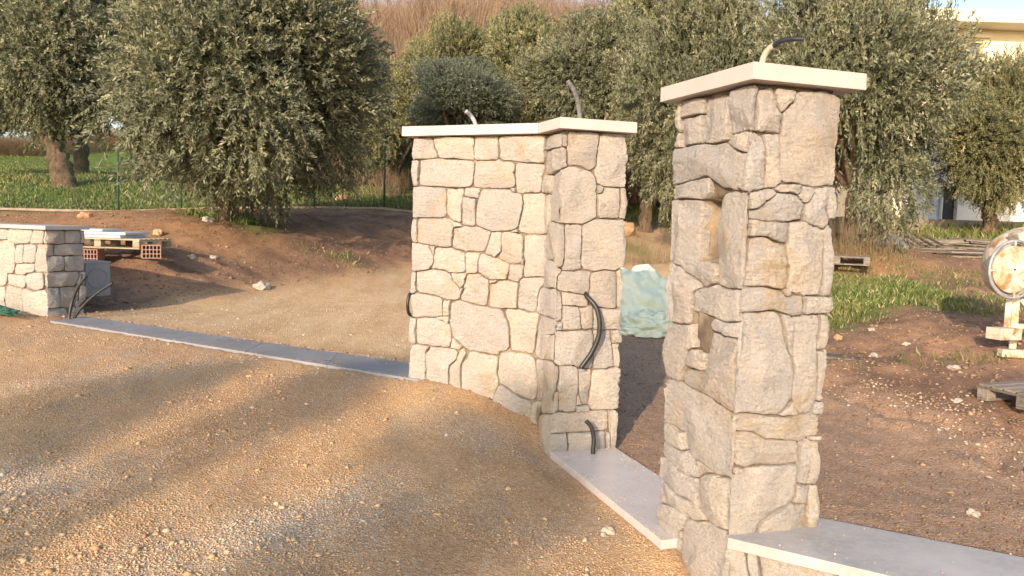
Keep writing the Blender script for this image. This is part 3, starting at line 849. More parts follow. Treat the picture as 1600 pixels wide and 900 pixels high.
FUR = [np.array(atz(px_, py_, z_)[:2]) for px_, py_, z_ in ((1288, 570, .3), (1330, 600, .22), (1400, 628, .16), (1490, 655, .1), (1560, 700, .05), (1640, 770, .0))]
def terr(x, y, fine=True):
    x = np.asarray(x, float); y = np.asarray(y, float)
    cx = np.clip(x, -50, 50); cy = np.clip(y, -25, 66)
    out = np.empty(len(x))
    for a in range(0, len(x), 20000):
        q = np.stack([cx[a:a + 20000], cy[a:a + 20000]], 1) / _S
        out[a:a + 20000] = _tps(((q[:, None] - _c[None]) ** 2).sum(-1)) @ _W[:_n] + _W[_n] + q @ _W[_n + 1:]
    far = np.clip((y - 60) / 60, 0, 1); out = np.clip(out, -1.2, 22)
    if fine:
        front = in_poly(x, y, FRONT_P); drive = in_poly(x, y, DRIVE_P); lot = in_poly(x, y, LOT_P)
        smooth = np.minimum(np.minimum(front, drive), lot)
        rough = np.clip(smooth / 0.5, 0, 1) * np.clip(1.6 - np.hypot(x, y) / 45, 0.2, 1)
        out = out + (fbm(x, y, 5, 3, 1.1) - 0.5) * 0.035 + (fbm(x, y, 8, 3, 6) - 0.5) * 0.014
        out = out + np.clip(np.minimum(front, drive) / .3, 0, 1) * np.abs(fbm(x, y, 61, 4, 9.0) - .5) * 0.06
        out = out + rough * ((fbm(x, y, 9, 4, 1.6) - 0.5) * 0.16 + (np.abs(fbm(x, y, 2, 4, 5.0) - 0.5)) * 0.09)
        for A_, B_ in zip(FUR[:-1], FUR[1:]):
            e = B_ - A_; t_ = np.clip(((x - A_[0]) * e[0] + (y - A_[1]) * e[1]) / (e @ e), 0, 1); dd = np.hypot(x - A_[0] - t_ * e[0], y - A_[1] - t_ * e[1]) + (fbm(x, y, 50, 3, 3.5) - .5) * .22
            out = out - 0.055 * np.exp(-(dd / .07) ** 2) + 0.022 * np.exp(-((dd - .27) / .12) ** 2)
        rut = fbm(x * 1.0 + y * 0.45, (y - 0.45 * x) * 0.18, 13, 3, 3.2) - 0.5
        out = out + rut * 0.030 * np.clip(-front / 0.6, 0, 1)
        # keep the sheet clear of the slabs lying in it
        s = in_poly(x, y, STRIP_P); zt = zs1 + (x - Fb[0]) / (Fa[0] - Fb[0]) * (zs0 - zs1)
        k = np.clip(1 - s / 0.35, 0, 1); k = k * k * (3 - 2 * k)
        side = (x - Fa[0]) * (Fb[1] - Fa[1]) - (y - Fa[1]) * (Fb[0] - Fa[0])
        lip = np.where(side > 0, 0.014, 0.006) + (fbm(x, y, 4, 3, 7) - 0.5) * 0.02
        out = np.where(s < 0.35, out * (1 - k) + (zt - lip) * k, out)
        out = np.where(s < 0, np.minimum(out, zt - 0.035), out)
        s = in_poly(x, y, SLAB_P)
        k = np.clip(1 - s / 0.25, 0, 1) * (x < 0.9); out = np.where(s < 0.25, out * (1 - k) + k * (-0.045), out); out = np.where(s < 0, np.minimum(out, -0.045), out)
        s = in_poly(x, y, [tuple(H1), tuple(H1 + uR_ * 3), tuple(H1 + uR_ * 3 + nR * .5), tuple(H1 + nR * .5)])
        out = np.where(s < 0.0, np.minimum(out, 0.02), out)
    return out

def axis(a, b, step, lo, hi, g=1.09):
    c = list(np.arange(a, b, step)); d = step; p = c[-1]
    while p < hi: d *= g; p += d; c.append(p)
    d = step; p = c[0]; h = []
    while p > lo: d *= g; p -= d; h.append(p)
    return np.array(h[::-1] + c)
gx = axis(-6.5, 4.5, 0.055, -420, 420); gy = axis(1.6, 12.0, 0.055, -300, 620)
GX, GY = np.meshgrid(gx, gy); vx = GX.ravel(); vy = GY.ravel(); vz = terr(vx, vy)
nx_ = len(gx); i = (np.arange(nx_ - 1)[None] + np.arange(len(gy) - 1)[:, None] * nx_).ravel()
gme = mesh_np('ground', np.stack([vx, vy, vz], 1), None, np.stack([i, i + 1, i + nx_ + 1, i + nx_], 1), smooth=True)
def ss(a, b, v): t = np.clip((v - a) / (b - a), 0, 1); return t * t * (3 - 2 * t)
def zones(x, y):
    front = in_poly(x, y, FRONT_P); drive = in_poly(x, y, DRIVE_P); lot = in_poly(x, y, LOT_P)
    wob = (fbm(x, y, 21, 3, 0.9) - 0.5) * 0.9
    soil = ss(-0.05, 0.45, np.minimum(front, drive) + wob * np.clip(np.minimum(front, drive) + .3, 0, 1))
    lotm = ss(0.5, -0.1, lot + wob * 0.3) * ss(-0.05, 0.05, front)
    g = np.minimum(np.minimum(in_poly(x, y, GRASS1_P), in_poly(x, y, GRASS3_P)), in_poly(x, y, GRASS4_P))
    g2 = np.minimum(in_poly(x, y, GRASS2_P), in_poly(x, y, UNDER_P))
    grass = np.maximum(ss(0.6, -0.4, g + wob), ss(0.45, -0.25, g2 + wob * 0.6))
    # crushed pale stone left over near the foot of the wall and along the drive
    def spot(px, py, z, rx, ry, a): 
        c = atz(px, py, z)
        X = (x - c[0]) * math.cos(a) + (y - c[1]) * math.sin(a); Y = -(x - c[0]) * math.sin(a) + (y - c[1]) * math.cos(a)
        return np.exp(-(X / rx) ** 2 - (Y / ry) ** 2)
    pale = spot(790, 690, .1, .5, .22, 0.2) + spot(735, 655, .2, .35, .2, 0.3) * .7 + spot(450, 860, .05, .9, .22, 0.75) + spot(20, 770, .15, .45, .3, 0.2) + spot(860, 850, -.05, .35, .16, 1.0) * .7 + spot(150, 600, .25, 1.2, .25, 0.7) * .5 + spot(520, 790, .1, .7, .16, 0.9) * .7
    pale = np.clip(pale * 0.85 * (0.5 + fbm(x, y, 33, 4, 4.5)), 0, 1)
    return soil, lotm, grass, pale
zsoil, zlot, zgrass, zpale = zones(vx, vy)
# the ploughed, reddish bank and the paler spoil heap
spoil = np.exp(-(((vx - P3(322, 355, 13.6)[0]) / 1.1) ** 2 + ((vy - 13.4) / 1.2) ** 2)) + 0.9 * np.exp(-(((vx - P3(1370, 425, 13.2)[0]) / 1.1) ** 2 + ((vy - 13.4) / .9) ** 2))
spoil = np.clip(spoil + 0.7 * ss(-6, -8, vx) * ss(12, 13.5, vy) * (vy < 20), 0, 1)
for nm, arr in (('soil', zsoil), ('lot', zlot), ('grass', zgrass), ('pale', zpale), ('spoil', spoil), ('drive', ss(0.1, -0.5, in_poly(vx, vy, DRIVE_P)) )):
    a = gme.attributes.new(nm, 'FLOAT', 'POINT'); a.data.foreach_set('value', arr.astype(np.float32))

def ground_mat():
    m = NM('ground_cover', 0.95, 0.1)
    big = m.noise(0.55, 5, 0.55, stretch=(1, 1, 1), dist=0.4); mid = m.noise(2.4, 6, 0.62); fine = m.noise(70, 5, 0.7)
    streak = m.noise(1.6, 5, 0.6, stretch=(2.2, 0.55, 1, -0.5))
    gravel = m.ramp(mid, [(0.30, (0.46, 0.265, 0.12)), (0.5, (0.60, 0.375, 0.18)), (0.7, (0.68, 0.47, 0.25))])
    gravel = m.mix(m.ramp(big, [(0.42, 0.0), (0.62, 0.75)]), gravel, (0.42, 0.235, 0.12))
    gravel = m.mix(m.ramp(streak, [(0.5, 0.0), (0.68, 0.6)]), gravel, (0.40, 0.34, 0.27))
    pebcol = m.n('ShaderNodeTexVoronoi'); pebcol.inputs['Scale'].default_value = 85; m.lk(m.pos, pebcol.inputs['Vector'])
    sep = m.n('ShaderNodeSeparateColor'); m.lk(pebcol.outputs['Color'], sep.inputs[0])
    peb = m.ramp(sep.outputs[0], [(0.0, (0.28, 0.16, 0.08)), (0.35, (0.47, 0.29, 0.15)), (0.7, (0.57, 0.41, 0.25)), (1.0, (0.64, 0.56, 0.45))])
    gravel = m.mix(0.45, gravel, peb)
    gravel = m.mix(m.attr('pale'), gravel, m.mix(0.6, m.ramp(fine, [(0.3, (0.33, 0.30, 0.26)), (0.7, (0.62, 0.57, 0.50))]), peb))
    fines = m.ramp(m.noise(1.4, 5, 0.6, stretch=(2.0, 0.5, 1, 0.5)), [(0.3, (0.54, 0.35, 0.18)), (0.5, (0.70, 0.49, 0.27)), (0.7, (0.76, 0.58, 0.37))])
    gravel = m.mix(m.math('MULTIPLY', m.attr('drive'), 0.85), gravel, m.mix(0.25, fines, peb))
    soil = m.ramp(m.noise(1.3, 6, 0.65), [(0.32, (0.16, 0.10, 0.07)), (0.5, (0.28, 0.17, 0.11)), (0.68, (0.44, 0.26, 0.15))])
    soil = m.mix(m.ramp(m.noise(7, 5, 0.7), [(0.5, 0.0), (0.75, 0.7)]), soil, (0.10, 0.085, 0.07))
    soil = m.mix(m.ramp(m.voro(9, 'F1'), [(0.06, 0.9), (0.12, 0.0)]), soil, (0.38, 0.31, 0.23))
    soil = m.mix(m.attr('spoil'), soil, m.ramp(m.noise(6, 6, 0.7), [(0.3, (0.24, 0.13, 0.065)), (0.7, (0.46, 0.27, 0.14))]))
    lot = m.ramp(m.noise(2.2, 6, 0.6), [(0.35, (0.24, 0.165, 0.125)), (0.6, (0.36, 0.225, 0.155)), (0.75, (0.44, 0.29, 0.20))])
    lot = m.mix(0.35, lot, peb)
    gr = m.ramp(m.noise(3.0, 6, 0.7), [(0.3, (0.06, 0.11, 0.02)), (0.5, (0.11, 0.18, 0.035)), (0.72, (0.20, 0.21, 0.07))])
    gr = m.mix(m.ramp(m.noise(0.5, 4), [(0.5, 0.0), (0.7, 0.6)]), gr, (0.13, 0.105, 0.05))
    c = m.mix(m.attr('soil'), gravel, soil); c = m.mix(m.attr('lot'), c, lot); c = m.mix(m.attr('grass'), c, gr)
    m.col(c)
    p = m.bump(m.noise(9, 6, 0.7), 0.03, 0.8)
    p = m.bump(m.voro(85, 'F1'), 0.010, 0.9, p)
    m.bump(m.noise(140, 4, 0.7), 0.005, 1, p)
    return m.m
tag(obj('ground', gme, ground_mat()), kind='structure')

# ------------------------------------------------------------------ loose stones
_ico = np.array([(0, 0, 1), (1, 0, 0), (0, 1, 0), (-1, 0, 0), (0, -1, 0), (0, 0, -1)], float)
_icf = np.array([(0, 1, 2), (0, 2, 3), (0, 3, 4), (0, 4, 1), (5, 2, 1), (5, 3, 2), (5, 4, 3), (5, 1, 4)])
def pebble_mat(name, stops, soft=0.9):
    m = NM(name, soft, 0.15); c = m.ramp(m.attr('tone'), stops); c = m.mix(m.ramp(m.noise(120, 4), [(0.35, 0.5), (0.6, 0.0)]), c, (0.25, 0.18, 0.11))
    m.col(c); m.bump(m.noise(200, 3), 0.002, 0.8); return m.m
def scatter_pebbles(name, x, y, size, mat, tone, label=None):
    N = len(x); z = terr(x, y)
    a = rng.random(N) * 6.283; ca = np.cos(a)[:, None]; sa = np.sin(a)[:, None]
    sc = size[:, None] * np.stack([0.7 + 0.6 * rng.random(N), 0.6 + 0.4 * rng.random(N), 0.35 + 0.35 * rng.random(N)], 1)
    V = _ico[None] * (0.75 + 0.5 * rng.random((N, 6)))[..., None] * sc[:, None, :] + rng.normal(0, 0.12, (N, 6, 3)) * size[:, None, None]
    X = V[..., 0] * ca - V[..., 1] * sa + x[:, None]; Y = V[..., 0] * sa + V[..., 1] * ca + y[:, None]; Z = V[..., 2] + (z + size * 0.12)[:, None]
    V = np.stack([X, Y, Z], 2).reshape(-1, 3)
    F = (_icf[None] + (np.arange(N) * 6)[:, None, None]).reshape(-1, 3)
    me = mesh_np(name, V, F)
    at = me.attributes.new('tone', 'FLOAT', 'POINT'); at.data.foreach_set('value', np.repeat(tone, 6).astype(np.float32))
    return tag(obj(name, me, mat), label=label, kind='stuff')
M_PEB = pebble_mat('gravel_stones', [(0.0, (0.34, 0.195, 0.09)), (0.3, (0.52, 0.325, 0.165)), (0.65, (0.61, 0.44, 0.27)), (0.85, (0.58, 0.47, 0.34)), (1.0, (0.64, 0.58, 0.49))])
def free(x, y):
    k = in_poly(x, y, STRIP_P) > 0.015
    k &= in_poly(x, y, SLAB_P) > 0.01
    return k
# foreground gravel: density falls with distance
N = 150000
yy = 2.3 + 6.2 * rng.random(N) ** 1.7; xx = -(0.72 * yy) + (1.0 * yy + 0.3) * rng.random(N)
k = (in_poly(xx, yy, FRONT_P) < -0.01) & free(xx, yy); xx = xx[k]; yy = yy[k]
_, _, _, pl = zones(xx, yy)
cl = fbm(xx, yy, 41, 4, 1.7); k = rng.random(len(xx)) < np.clip((cl - 0.30) * 3.0 + pl, 0.10, 1); xx = xx[k]; yy = yy[k]; pl = pl[k]
sz = 0.0030 + 0.0068 * rng.random(len(xx)) ** 2.4; sz *= np.where(rng.random(len(xx)) < 0.014, 2.6, 1)
scatter_pebbles('gravel', xx, yy, sz, M_PEB, np.clip(rng.beta(2, 2.8, len(xx)) * .9 + pl * 0.3, 0, 1))
# beyond the gateway: soil with clods and stones
M_CLOD = pebble_mat('soil_clods', [(0.0, (0.13, 0.085, 0.055)), (0.5, (0.26, 0.165, 0.10)), (0.8, (0.40, 0.29, 0.19)), (1.0, (0.58, 0.50, 0.40))])
N = 75000
yy = 4.0 + 16 * rng.random(N) ** 1.3; xx = -0.70 * yy + 1.42 * yy * rng.random(N)
so_, lo_, gr_, _p = zones(xx, yy); dr = in_poly(xx, yy, DRIVE_P)
k = free(xx, yy) & (in_poly(xx, yy, FRONT_P) > 0.02) & (rng.random(N) < np.where(dr < 0, 0.55, 1.0)) & (rng.random(N) > gr_ * 0.9) & (in_poly(xx, yy, [tuple(G1), tuple(G1 + nL * .5), tuple(G1 + nL * .5 - uL * 3), tuple(G1 - uL * 3)]) > 0)
k &= ~((in_poly(xx, yy, [tuple(P1), tuple(Q1), tuple(R1), tuple(S1)]) < 0.0) | (in_poly(xx, yy, [tuple(H1), tuple(H1 + uR_ * 3), tuple(H1 + uR_ * 3 + nR * .56), tuple(H1 + nR * .56)]) < 0.01))
xx = xx[k]; yy = yy[k]; dr = dr[k]; so_ = so_[k]; lo_ = lo_[k]
sz = (0.006 + 0.020 * rng.random(len(xx)) ** 2.6) * np.where(dr < 0, 0.42, 1.0) * (1 - 0.4 * lo_); sz *= np.where(rng.random(len(xx)) < 0.015, 2.0, 1)
tn = rng.beta(1.6, 2.6, len(xx)) + np.where(dr < 0, 0.25, 0)
k = dr < 0.0
# broken pale stone thrown up along the furrow on the right
nf_ = 1500; sg = rng.integers(0, len(FUR) - 1, nf_); tt = rng.random(nf_)[:, None]; FA = np.array(FUR)
fp = FA[sg] * (1 - tt) + FA[sg + 1] * tt + rng.normal(0, .22, (nf_, 2)) + np.array([.12, .22])
kk = (in_poly(fp[:, 0], fp[:, 1], [tuple(H1), tuple(H1 + uR_ * 3), tuple(H1 + uR_ * 3 + nR * .56), tuple(H1 + nR * .56)]) > 0.03) & (in_poly(fp[:, 0], fp[:, 1], [tuple(P1), tuple(Q1), tuple(R1), tuple(S1)]) > .05); fp = fp[kk]
scatter_pebbles('furrow_rubble', fp[:, 0], fp[:, 1], 0.005 + 0.020 * rng.random(len(fp)) ** 3, M_CLOD, np.clip(rng.beta(2, 1.6, len(fp)) + .1, 0, 1))
scatter_pebbles('soil_debris', xx[~k], yy[~k], sz[~k], M_CLOD, np.clip(tn[~k], 0, 1))
scatter_pebbles('drive_gravel', xx[k], yy[k], sz[k], M_PEB, np.clip(tn[k] + .15, 0, 1))

# gravel and dust trodden onto the threshold slabs
def on_slab(name, poly, zf, n, bias):
    P = np.array([p[:2] for p in poly]); x = P[:, 0].min() + np.ptp(P[:, 0]) * rng.random(n); y = P[:, 1].min() + np.ptp(P[:, 1]) * rng.random(n)
    s = in_poly(x, y, poly); k = (s < 0.0) & (rng.random(n) < np.exp(s / bias) + 0.03); x = x[k]; y = y[k]
    s_ = 0.002 + 0.005 * rng.random(len(x)) ** 3; o = scatter_pebbles(name, x, y, s_, M_PEB, rng.beta(2, 1.6, len(x)))
    me = o.data; co = np.empty(len(me.vertices) * 3, np.float32); me.vertices.foreach_get('co', co); co = co.reshape(-1, 3)
    zc = np.repeat(terr(x, y) , 6); zn = np.repeat(zf(x), 6); co[:, 2] += zn - zc; me.vertices.foreach_set('co', co.ravel()); me.update()
on_slab('slab_grit', STRIP_P, lambda x: zs1 + (x - Fb[0]) / (Fa[0] - Fb[0]) * (zs0 - zs1) + 0.001, 26000, 0.035)
on_slab('slab_grit', SLAB_P, lambda x: 0 * x + 0.001, 5000, 0.03)
on_slab('slab_grit', [tuple(H1), tuple(H1 + uR_ * 2.6), tuple(H1 + uR_ * 2.6 + nR * .53), tuple(H1 + nR * .53)], lambda x: 0 * x + zR + 0.002, 6000, 0.03)

# ------------------------------------------------------------------ grass
def grass_patch(name, x, y, h, wd, mat, lean=0.35):
    N = len(x); z = terr(x, y) - 0.01; a = rng.random(N) * 6.283; l = rng.normal(0, lean, (N, 2)) * h[:, None]
    dx = np.cos(a) * wd; dy = np.sin(a) * wd
    V = np.stack([np.stack([x - dx, y - dy, z], 1), np.stack([x + dx, y + dy, z], 1), np.stack([x + dx * .6 + l[:, 0] * .4, y + dy * .6 + l[:, 1] * .4, z + h * .6], 1), np.stack([x + l[:, 0], y + l[:, 1], z + h], 1)], 1).reshape(-1, 3)
    b = (np.arange(N) * 4)[:, None]
    me = mesh_np(name, V, np.concatenate([b + np.array([[0, 1, 2]]), b + np.array([[0, 2, 3]])]))
    at = me.attributes.new('tone', 'FLOAT', 'POINT'); at.data.foreach_set('value', np.repeat(rng.random(N), 4).astype(np.float32))
    return tag(obj(name, me, mat), kind='stuff')
def grass_mat():
    m = NM('grass_blades', 0.7, 0.2)
    c = m.ramp(m.attr('tone'), [(0, (0.045, 0.075, 0.016)), (0.45, (0.09, 0.14, 0.030)), (0.75, (0.16, 0.20, 0.055)), (0.88, (0.32, 0.27, 0.13)), (1.0, (0.40, 0.33, 0.18))])
    m.col(m.mix(m.ramp(m.noise(0.8, 4), [(0.45, 0.0), (0.7, 0.7)]), c, (0.17, 0.15, 0.06))); return m.m
M_GRASS = grass_mat()
def in_zone(polys, n, x0, x1, y0, y1, edge=0.0):
    x = x0 + (x1 - x0) * rng.random(n); y = y0 + (y1 - y0) * rng.random(n)
    s = np.minimum.reduce([in_poly(x, y, p) for p in polys]); k = s < edge + (fbm(x, y, 6, 3, 1.4) - 0.5) * 0.6
    return x[k], y[k]
n = 60000
t = rng.random(n); yy = 20.2 + 22 * t ** 1.8; xx = -0.72 * yy + 0.80 * yy * rng.random(n)
grass_patch('grass', xx, yy, 0.04 + 0.09 * rng.random(n), 0.012 + 0.010 * rng.random(n), M_GRASS)
xx, yy = in_zone([GRASS2_P], 26000, 4, 7.5, 9, 13.5, 0.15)
grass_patch('grass', xx, yy, 0.03 + 0.09 * rng.random(len(xx)), np.full(len(xx), 0.006), M_GRASS)
xx, yy = in_zone([UNDER_P], 16000, -8, -3, 12.8, 16, -0.05)
grass_patch('grass', xx, yy, 0.04 + 0.12 * rng.random(len(xx)), np.full(len(xx), 0.009), M_GRASS)
xx, yy = in_zone([GRASS3_P, GRASS4_P], 50000, 3, 17, 15, 34, 0.0)
grass_patch('grass', xx, yy, 0.08 + 0.22 * rng.random(len(xx)), np.full(len(xx), 0.016), M_GRASS)
# thin weeds on the right and on the bank
n = 26000; xx = 2.2 + 8 * rng.random(n); yy = 7.5 + 7 * rng.random(n); k = fbm(xx, yy, 77, 3, 0.9) > 0.50; k &= in_poly(xx, yy, LOT_P) > .3; xx = xx[k]; yy = yy[k]
grass_patch('weeds', xx, yy, 0.03 + 0.07 * rng.random(len(xx)), np.full(len(xx), 0.006), M_GRASS)
c0 = P3(530, 378, 14.6); n = 160; xx = c0[0] + rng.normal(0, .35, n); yy = 14.6 + rng.normal(0, .3, n)
grass_patch('weeds', xx, yy, 0.05 + 0.1 * rng.random(n), np.full(n, 0.006), M_GRASS)

# ------------------------------------------------------------------ corrugated conduits
def conduit(label, pts, r, mat, mats=None, cat='conduit', step=0.0045):
    P = catmull(pts, 30); Q = [P[0]]; acc = 0
    for a, b in zip(P, P[1:]):
        acc += (b - a).length
        if acc >= step: Q.append(b); acc = 0
    n = len(Q); rad = [r * (1.0 if (i // 1) % 2 else 0.84) for i in range(n)]
    o = MB().tube(Q, rad, 12).build('conduit', mat, None, smooth=True)
    # open mouth: dark disc sunk in the end
    return tag(o, label, cat, 'corrugated conduits')
def on(chain_k, x, y, w):
    """point on a wall face under the picture point, w metres proud of it"""
    c, k = chain_k; q = onplane(x, y, c.p[k], c.t[k]); n = c.n[k]; return (q[0] + n[0] * w, q[1] + n[1] * w, q[2])
F3_ = (ch, 3)
conduit('black corrugated pipe bowed out of the front of the gate wall pier at mid height',
        [on(F3_, 916, 456, -.05), on(F3_, 917, 464, .01), on(F3_, 926, 478, .055), on(F3_, 930, 500, .075), on(F3_, 928, 525, .075), on(F3_, 918, 550, .06), on(F3_, 903, 573, .05)], .0185, M_BLACK)
conduit('short black corrugated pipe rising from the pale threshold slab against the pier',
        [on(F3_, 917, 720, .11), on(F3_, 917, 700, .11), on(F3_, 919, 680, .10), on(F3_, 916, 662, .09), on(F3_, 909, 653, .075)], .0165, M_BLACK)
b = aty(744, 200, 6.05)
conduit('pale dusty pipe stub poking out of the coping, left half of the gate wall', [aty(744, 202, 6.05), aty(742, 191, 6.05), aty(736, 181, 6.05), aty(728, 173.5, 6.0)], .017, M_PALE)
conduit('dark grey corrugated pipe curving up out of the coping over the pier', [aty(906, 196, 5.5), aty(906, 182, 5.5), aty(903, 160, 5.5), aty(897, 142, 5.48), aty(887, 126, 5.46)], .0185, M_DUSTY)
conduit('beige mortar-smeared pipe stub on the pillar cap around the black pipe', [aty(1189, 108, 3.62), aty(1193, 90, 3.62), aty(1201, 77, 3.6), aty(1210, 71, 3.58)], .0155, M_BEIGE)
conduit('black corrugated pipe bending to the right out of the top of the pillar', [aty(1201, 80, 3.62), aty(1209, 72, 3.58), aty(1221, 64, 3.52), aty(1237, 61, 3.48), aty(1256, 61, 3.45)], .0118, M_BLACK)
conduit('black pipe loop on the hidden left side of the gate wall, beside the grey strip', [aty(648, 458, 6.15), aty(640, 460, 6.12), aty(637, 475, 6.1), aty(639, 490, 6.12), aty(648, 494, 6.15)], .014, M_BLACK)
conduit('black pipe leaning against the end of the far left low wall', [aty(107, 504, 8.15), aty(108, 496, 8.15), aty(112, 474, 8.2), aty(121, 450, 8.2), aty(135, 431, 8.2)], .0175, M_BLACK)
conduit('longer black pipe bending right, up from the left end of the grey strip', [aty(115, 504, 8.2), aty(116, 497, 8.2), aty(128, 480, 8.2), aty(148, 461, 8.2), aty(176, 442, 8.2)], .0165, M_BLACK)
conduit('third, shortest black pipe stub at the end of the far left low wall', [aty(121, 470, 8.45), aty(123, 450, 8.45), aty(127, 436, 8.45), aty(127, 427, 8.45)], .011, M_BLACK)

M_WOOD = wood_mat('pallet_wood', (0.50, 0.40, 0.26), 0.6); M_WOODG = wood_mat('weathered_wood', (0.27, 0.23, 0.19), 0.5); M_WOODD = wood_mat('dark_wood', (0.12, 0.10, 0.085), 0.5)
M_BRICK = plain_mat('hollow_brick', (0.40, 0.24, 0.18), 0.9, 0.15, 30); M_HOLE_SHADE = plain_mat('brick_hollow_shade', (0.16, 0.09, 0.06), 0.95, 0.2)
M_BOX = plain_mat('grey_moulded_plastic', (0.27, 0.275, 0.275), 0.5, 0.08, 8)
def pallet(name, loc, rz, mat, label, size=(1.2, 0.8), tilt=(0, 0), top=7, group=None, cat='pallet'):
    t = empty(name, loc); t.rotation_euler = (tilt[0], tilt[1], rz); tag(t, label, cat, group)
    L, Wd = size
    for i in range(top):
        MB().box((0, -Wd / 2 + Wd * (i + .5) / top, 0.133), (L, Wd / top * 0.78, 0.02)).build('board', mat, t, bevel=0.002, seg=1)
    for x in (-L / 2 + .05, 0, L / 2 - .05):
        MB().box((x, 0, 0.112), (0.095, Wd, 0.02)).build('stringer', mat, t, bevel=0.002, seg=1)
        for y in (-Wd / 2 + .05, 0, Wd / 2 - .05):
            MB().box((x, y, 0.062), (0.1, 0.1, 0.078)).build('block', mat, t, bevel=0.003, seg=1)
    for y in (-Wd / 2 + .05, 0, Wd / 2 - .05):
        MB().box((0, y, 0.012), (L, 0.095, 0.02)).build('base_board', mat, t, bevel=0.002, seg=1)
    return t
def hollow_brick(loc, rz, label, L=0.30, Wd=0.22, H=0.17, cols=5, rows=3):
    t = empty('hollow_brick', loc); t.rotation_euler.z = rz; tag(t, label, 'brick')
    # body: four walls, the webs between the holes, the hollows open at both ends
    mb = MB(); w_ = 0.012
    for i in range(cols + 1): mb.box((0, -Wd / 2 + (Wd - w_) * i / cols + w_ / 2, H / 2), (L, w_, H))
    for j in range(rows + 1):
        for i in range(cols):
            y = -Wd / 2 + (Wd - w_) * (i + .5) / cols + w_ / 2
            mb.box((0, y, w_ / 2 + (H - w_) * j / rows), (L - 0.0005, (Wd - w_) / cols - w_ + 0.0005, w_ - 0.0004))
    mb.build('shell', M_BRICK, t)
    MB().box((0, 0, H / 2), (L * 0.6, Wd - 2 * w_, H - 2 * w_)).build('hollow_shade_block', M_HOLE_SHADE, t)  # dark block inside the brick, painting the shade of its holes
    return t
g = lambda x, y: float(terr(np.array([x]), np.array([y]))[0])
# pallet with stone slabs behind the far left wall
pb = aty(185, 385, 11.0)
pallet('pallet', (aty(175, 385, 11.0)[0], 11.1, aty(180, 387, 11.0)[2]), R_(-7), M_WOOD, 'pale wooden pallet on hollow bricks behind the low wall, carrying stone slabs', (1.25, 0.8))
zt_ = aty(180, 387, 11.0)[2] + 0.145
stk = empty('slab_stack', (aty(165, 370, 11.0)[0], 11.1, zt_)); stk.rotation_euler.z = R_(-7); tag(stk, 'pale bluish stone slabs lying flat on the wooden pallet behind the low wall', 'stone slabs')
M_SLABB = slab_mat('pale_blue_stone', (0.50, 0.51, 0.53), 0.5, 0.05, 0.05)
MB().box((-.12, 0, .02), (1.0, .62, .036)).build('slab', M_SLABB, stk, bevel=.003); MB().box((-.09, .05, .062), (.98, .60, .036), rz=.03).build('slab', M_SLABB, stk, bevel=.003); MB().box((-.25, .1, .10), (.5, .4, .03), rz=-.1).build('slab', M_SLABB, stk, bevel=.003)
bx = aty(233, 403, 10.7); hollow_brick((bx[0], 10.75, bx[2]), R_(-62), 'reddish hollow clay brick under the right corner of the slab-laden pallet', 0.40, .24, .185)
bx = aty(133, 412, 10.7); hollow_brick((bx[0], 10.9, bx[2]), R_(-80), 'hollow clay brick mostly hidden behind the end of the far left low wall', 0.30, .22, .20)
# grey pit box
bx = aty(131, 463, 9.3); tb = empty('cable_pit_box', (bx[0], 9.45, bx[2])); tb.rotation_euler.z = R_(-33); tag(tb, 'grey square plastic cable pit box standing behind the black pipes', 'pit box')
mb = MB(); S_ = .31; Hh = .40
for (cx, cy, lx, ly) in ((0, -S_ / 2, S_, .02), (0, S_ / 2, S_, .02), (-S_ / 2, 0, .02, S_ - .022), (S_ / 2, 0, .02, S_ - .022)): mb.box((cx, cy, Hh / 2), (lx, ly, Hh))
mb.build('box_wall', M_BOX, tb, bevel=.002, seg=1)
MB().box((0, 0, Hh + .012), (S_ + .03, S_ + .03, .024)).build('lid', M_BOX, tb, bevel=.004)
def ring_mesh(R, r, c, ax, n=28, m=8):
    mb = MB(); ax = Vector(ax).normalized(); u = ax.orthogonal().normalized(); v = ax.cross(u); c = Vector(c); V = []
    for i in range(n):
        a = 6.2832 * i / n; rad = u * math.cos(a) + v * math.sin(a)
        for j in range(m):
            b_ = 6.2832 * j / m; V.append(c + rad * (R + r * math.cos(b_)) + ax * r * math.sin(b_))
    F = [(i * m + j, ((i + 1) % n) * m + j, ((i + 1) % n) * m + (j + 1) % m, i * m + (j + 1) % m) for i in range(n) for j in range(m)]
    return mb.add(V, F)
ring_mesh(.12, .006, (0, -S_ / 2 - .011, Hh * .55), (0, 1, 0)).build('knockout_ring', M_BOX, tb, smooth=True)
ring_mesh(.12, .006, (S_ / 2 + .011, 0, Hh * .55), (1, 0, 0)).build('knockout_ring', M_BOX, tb, smooth=True)

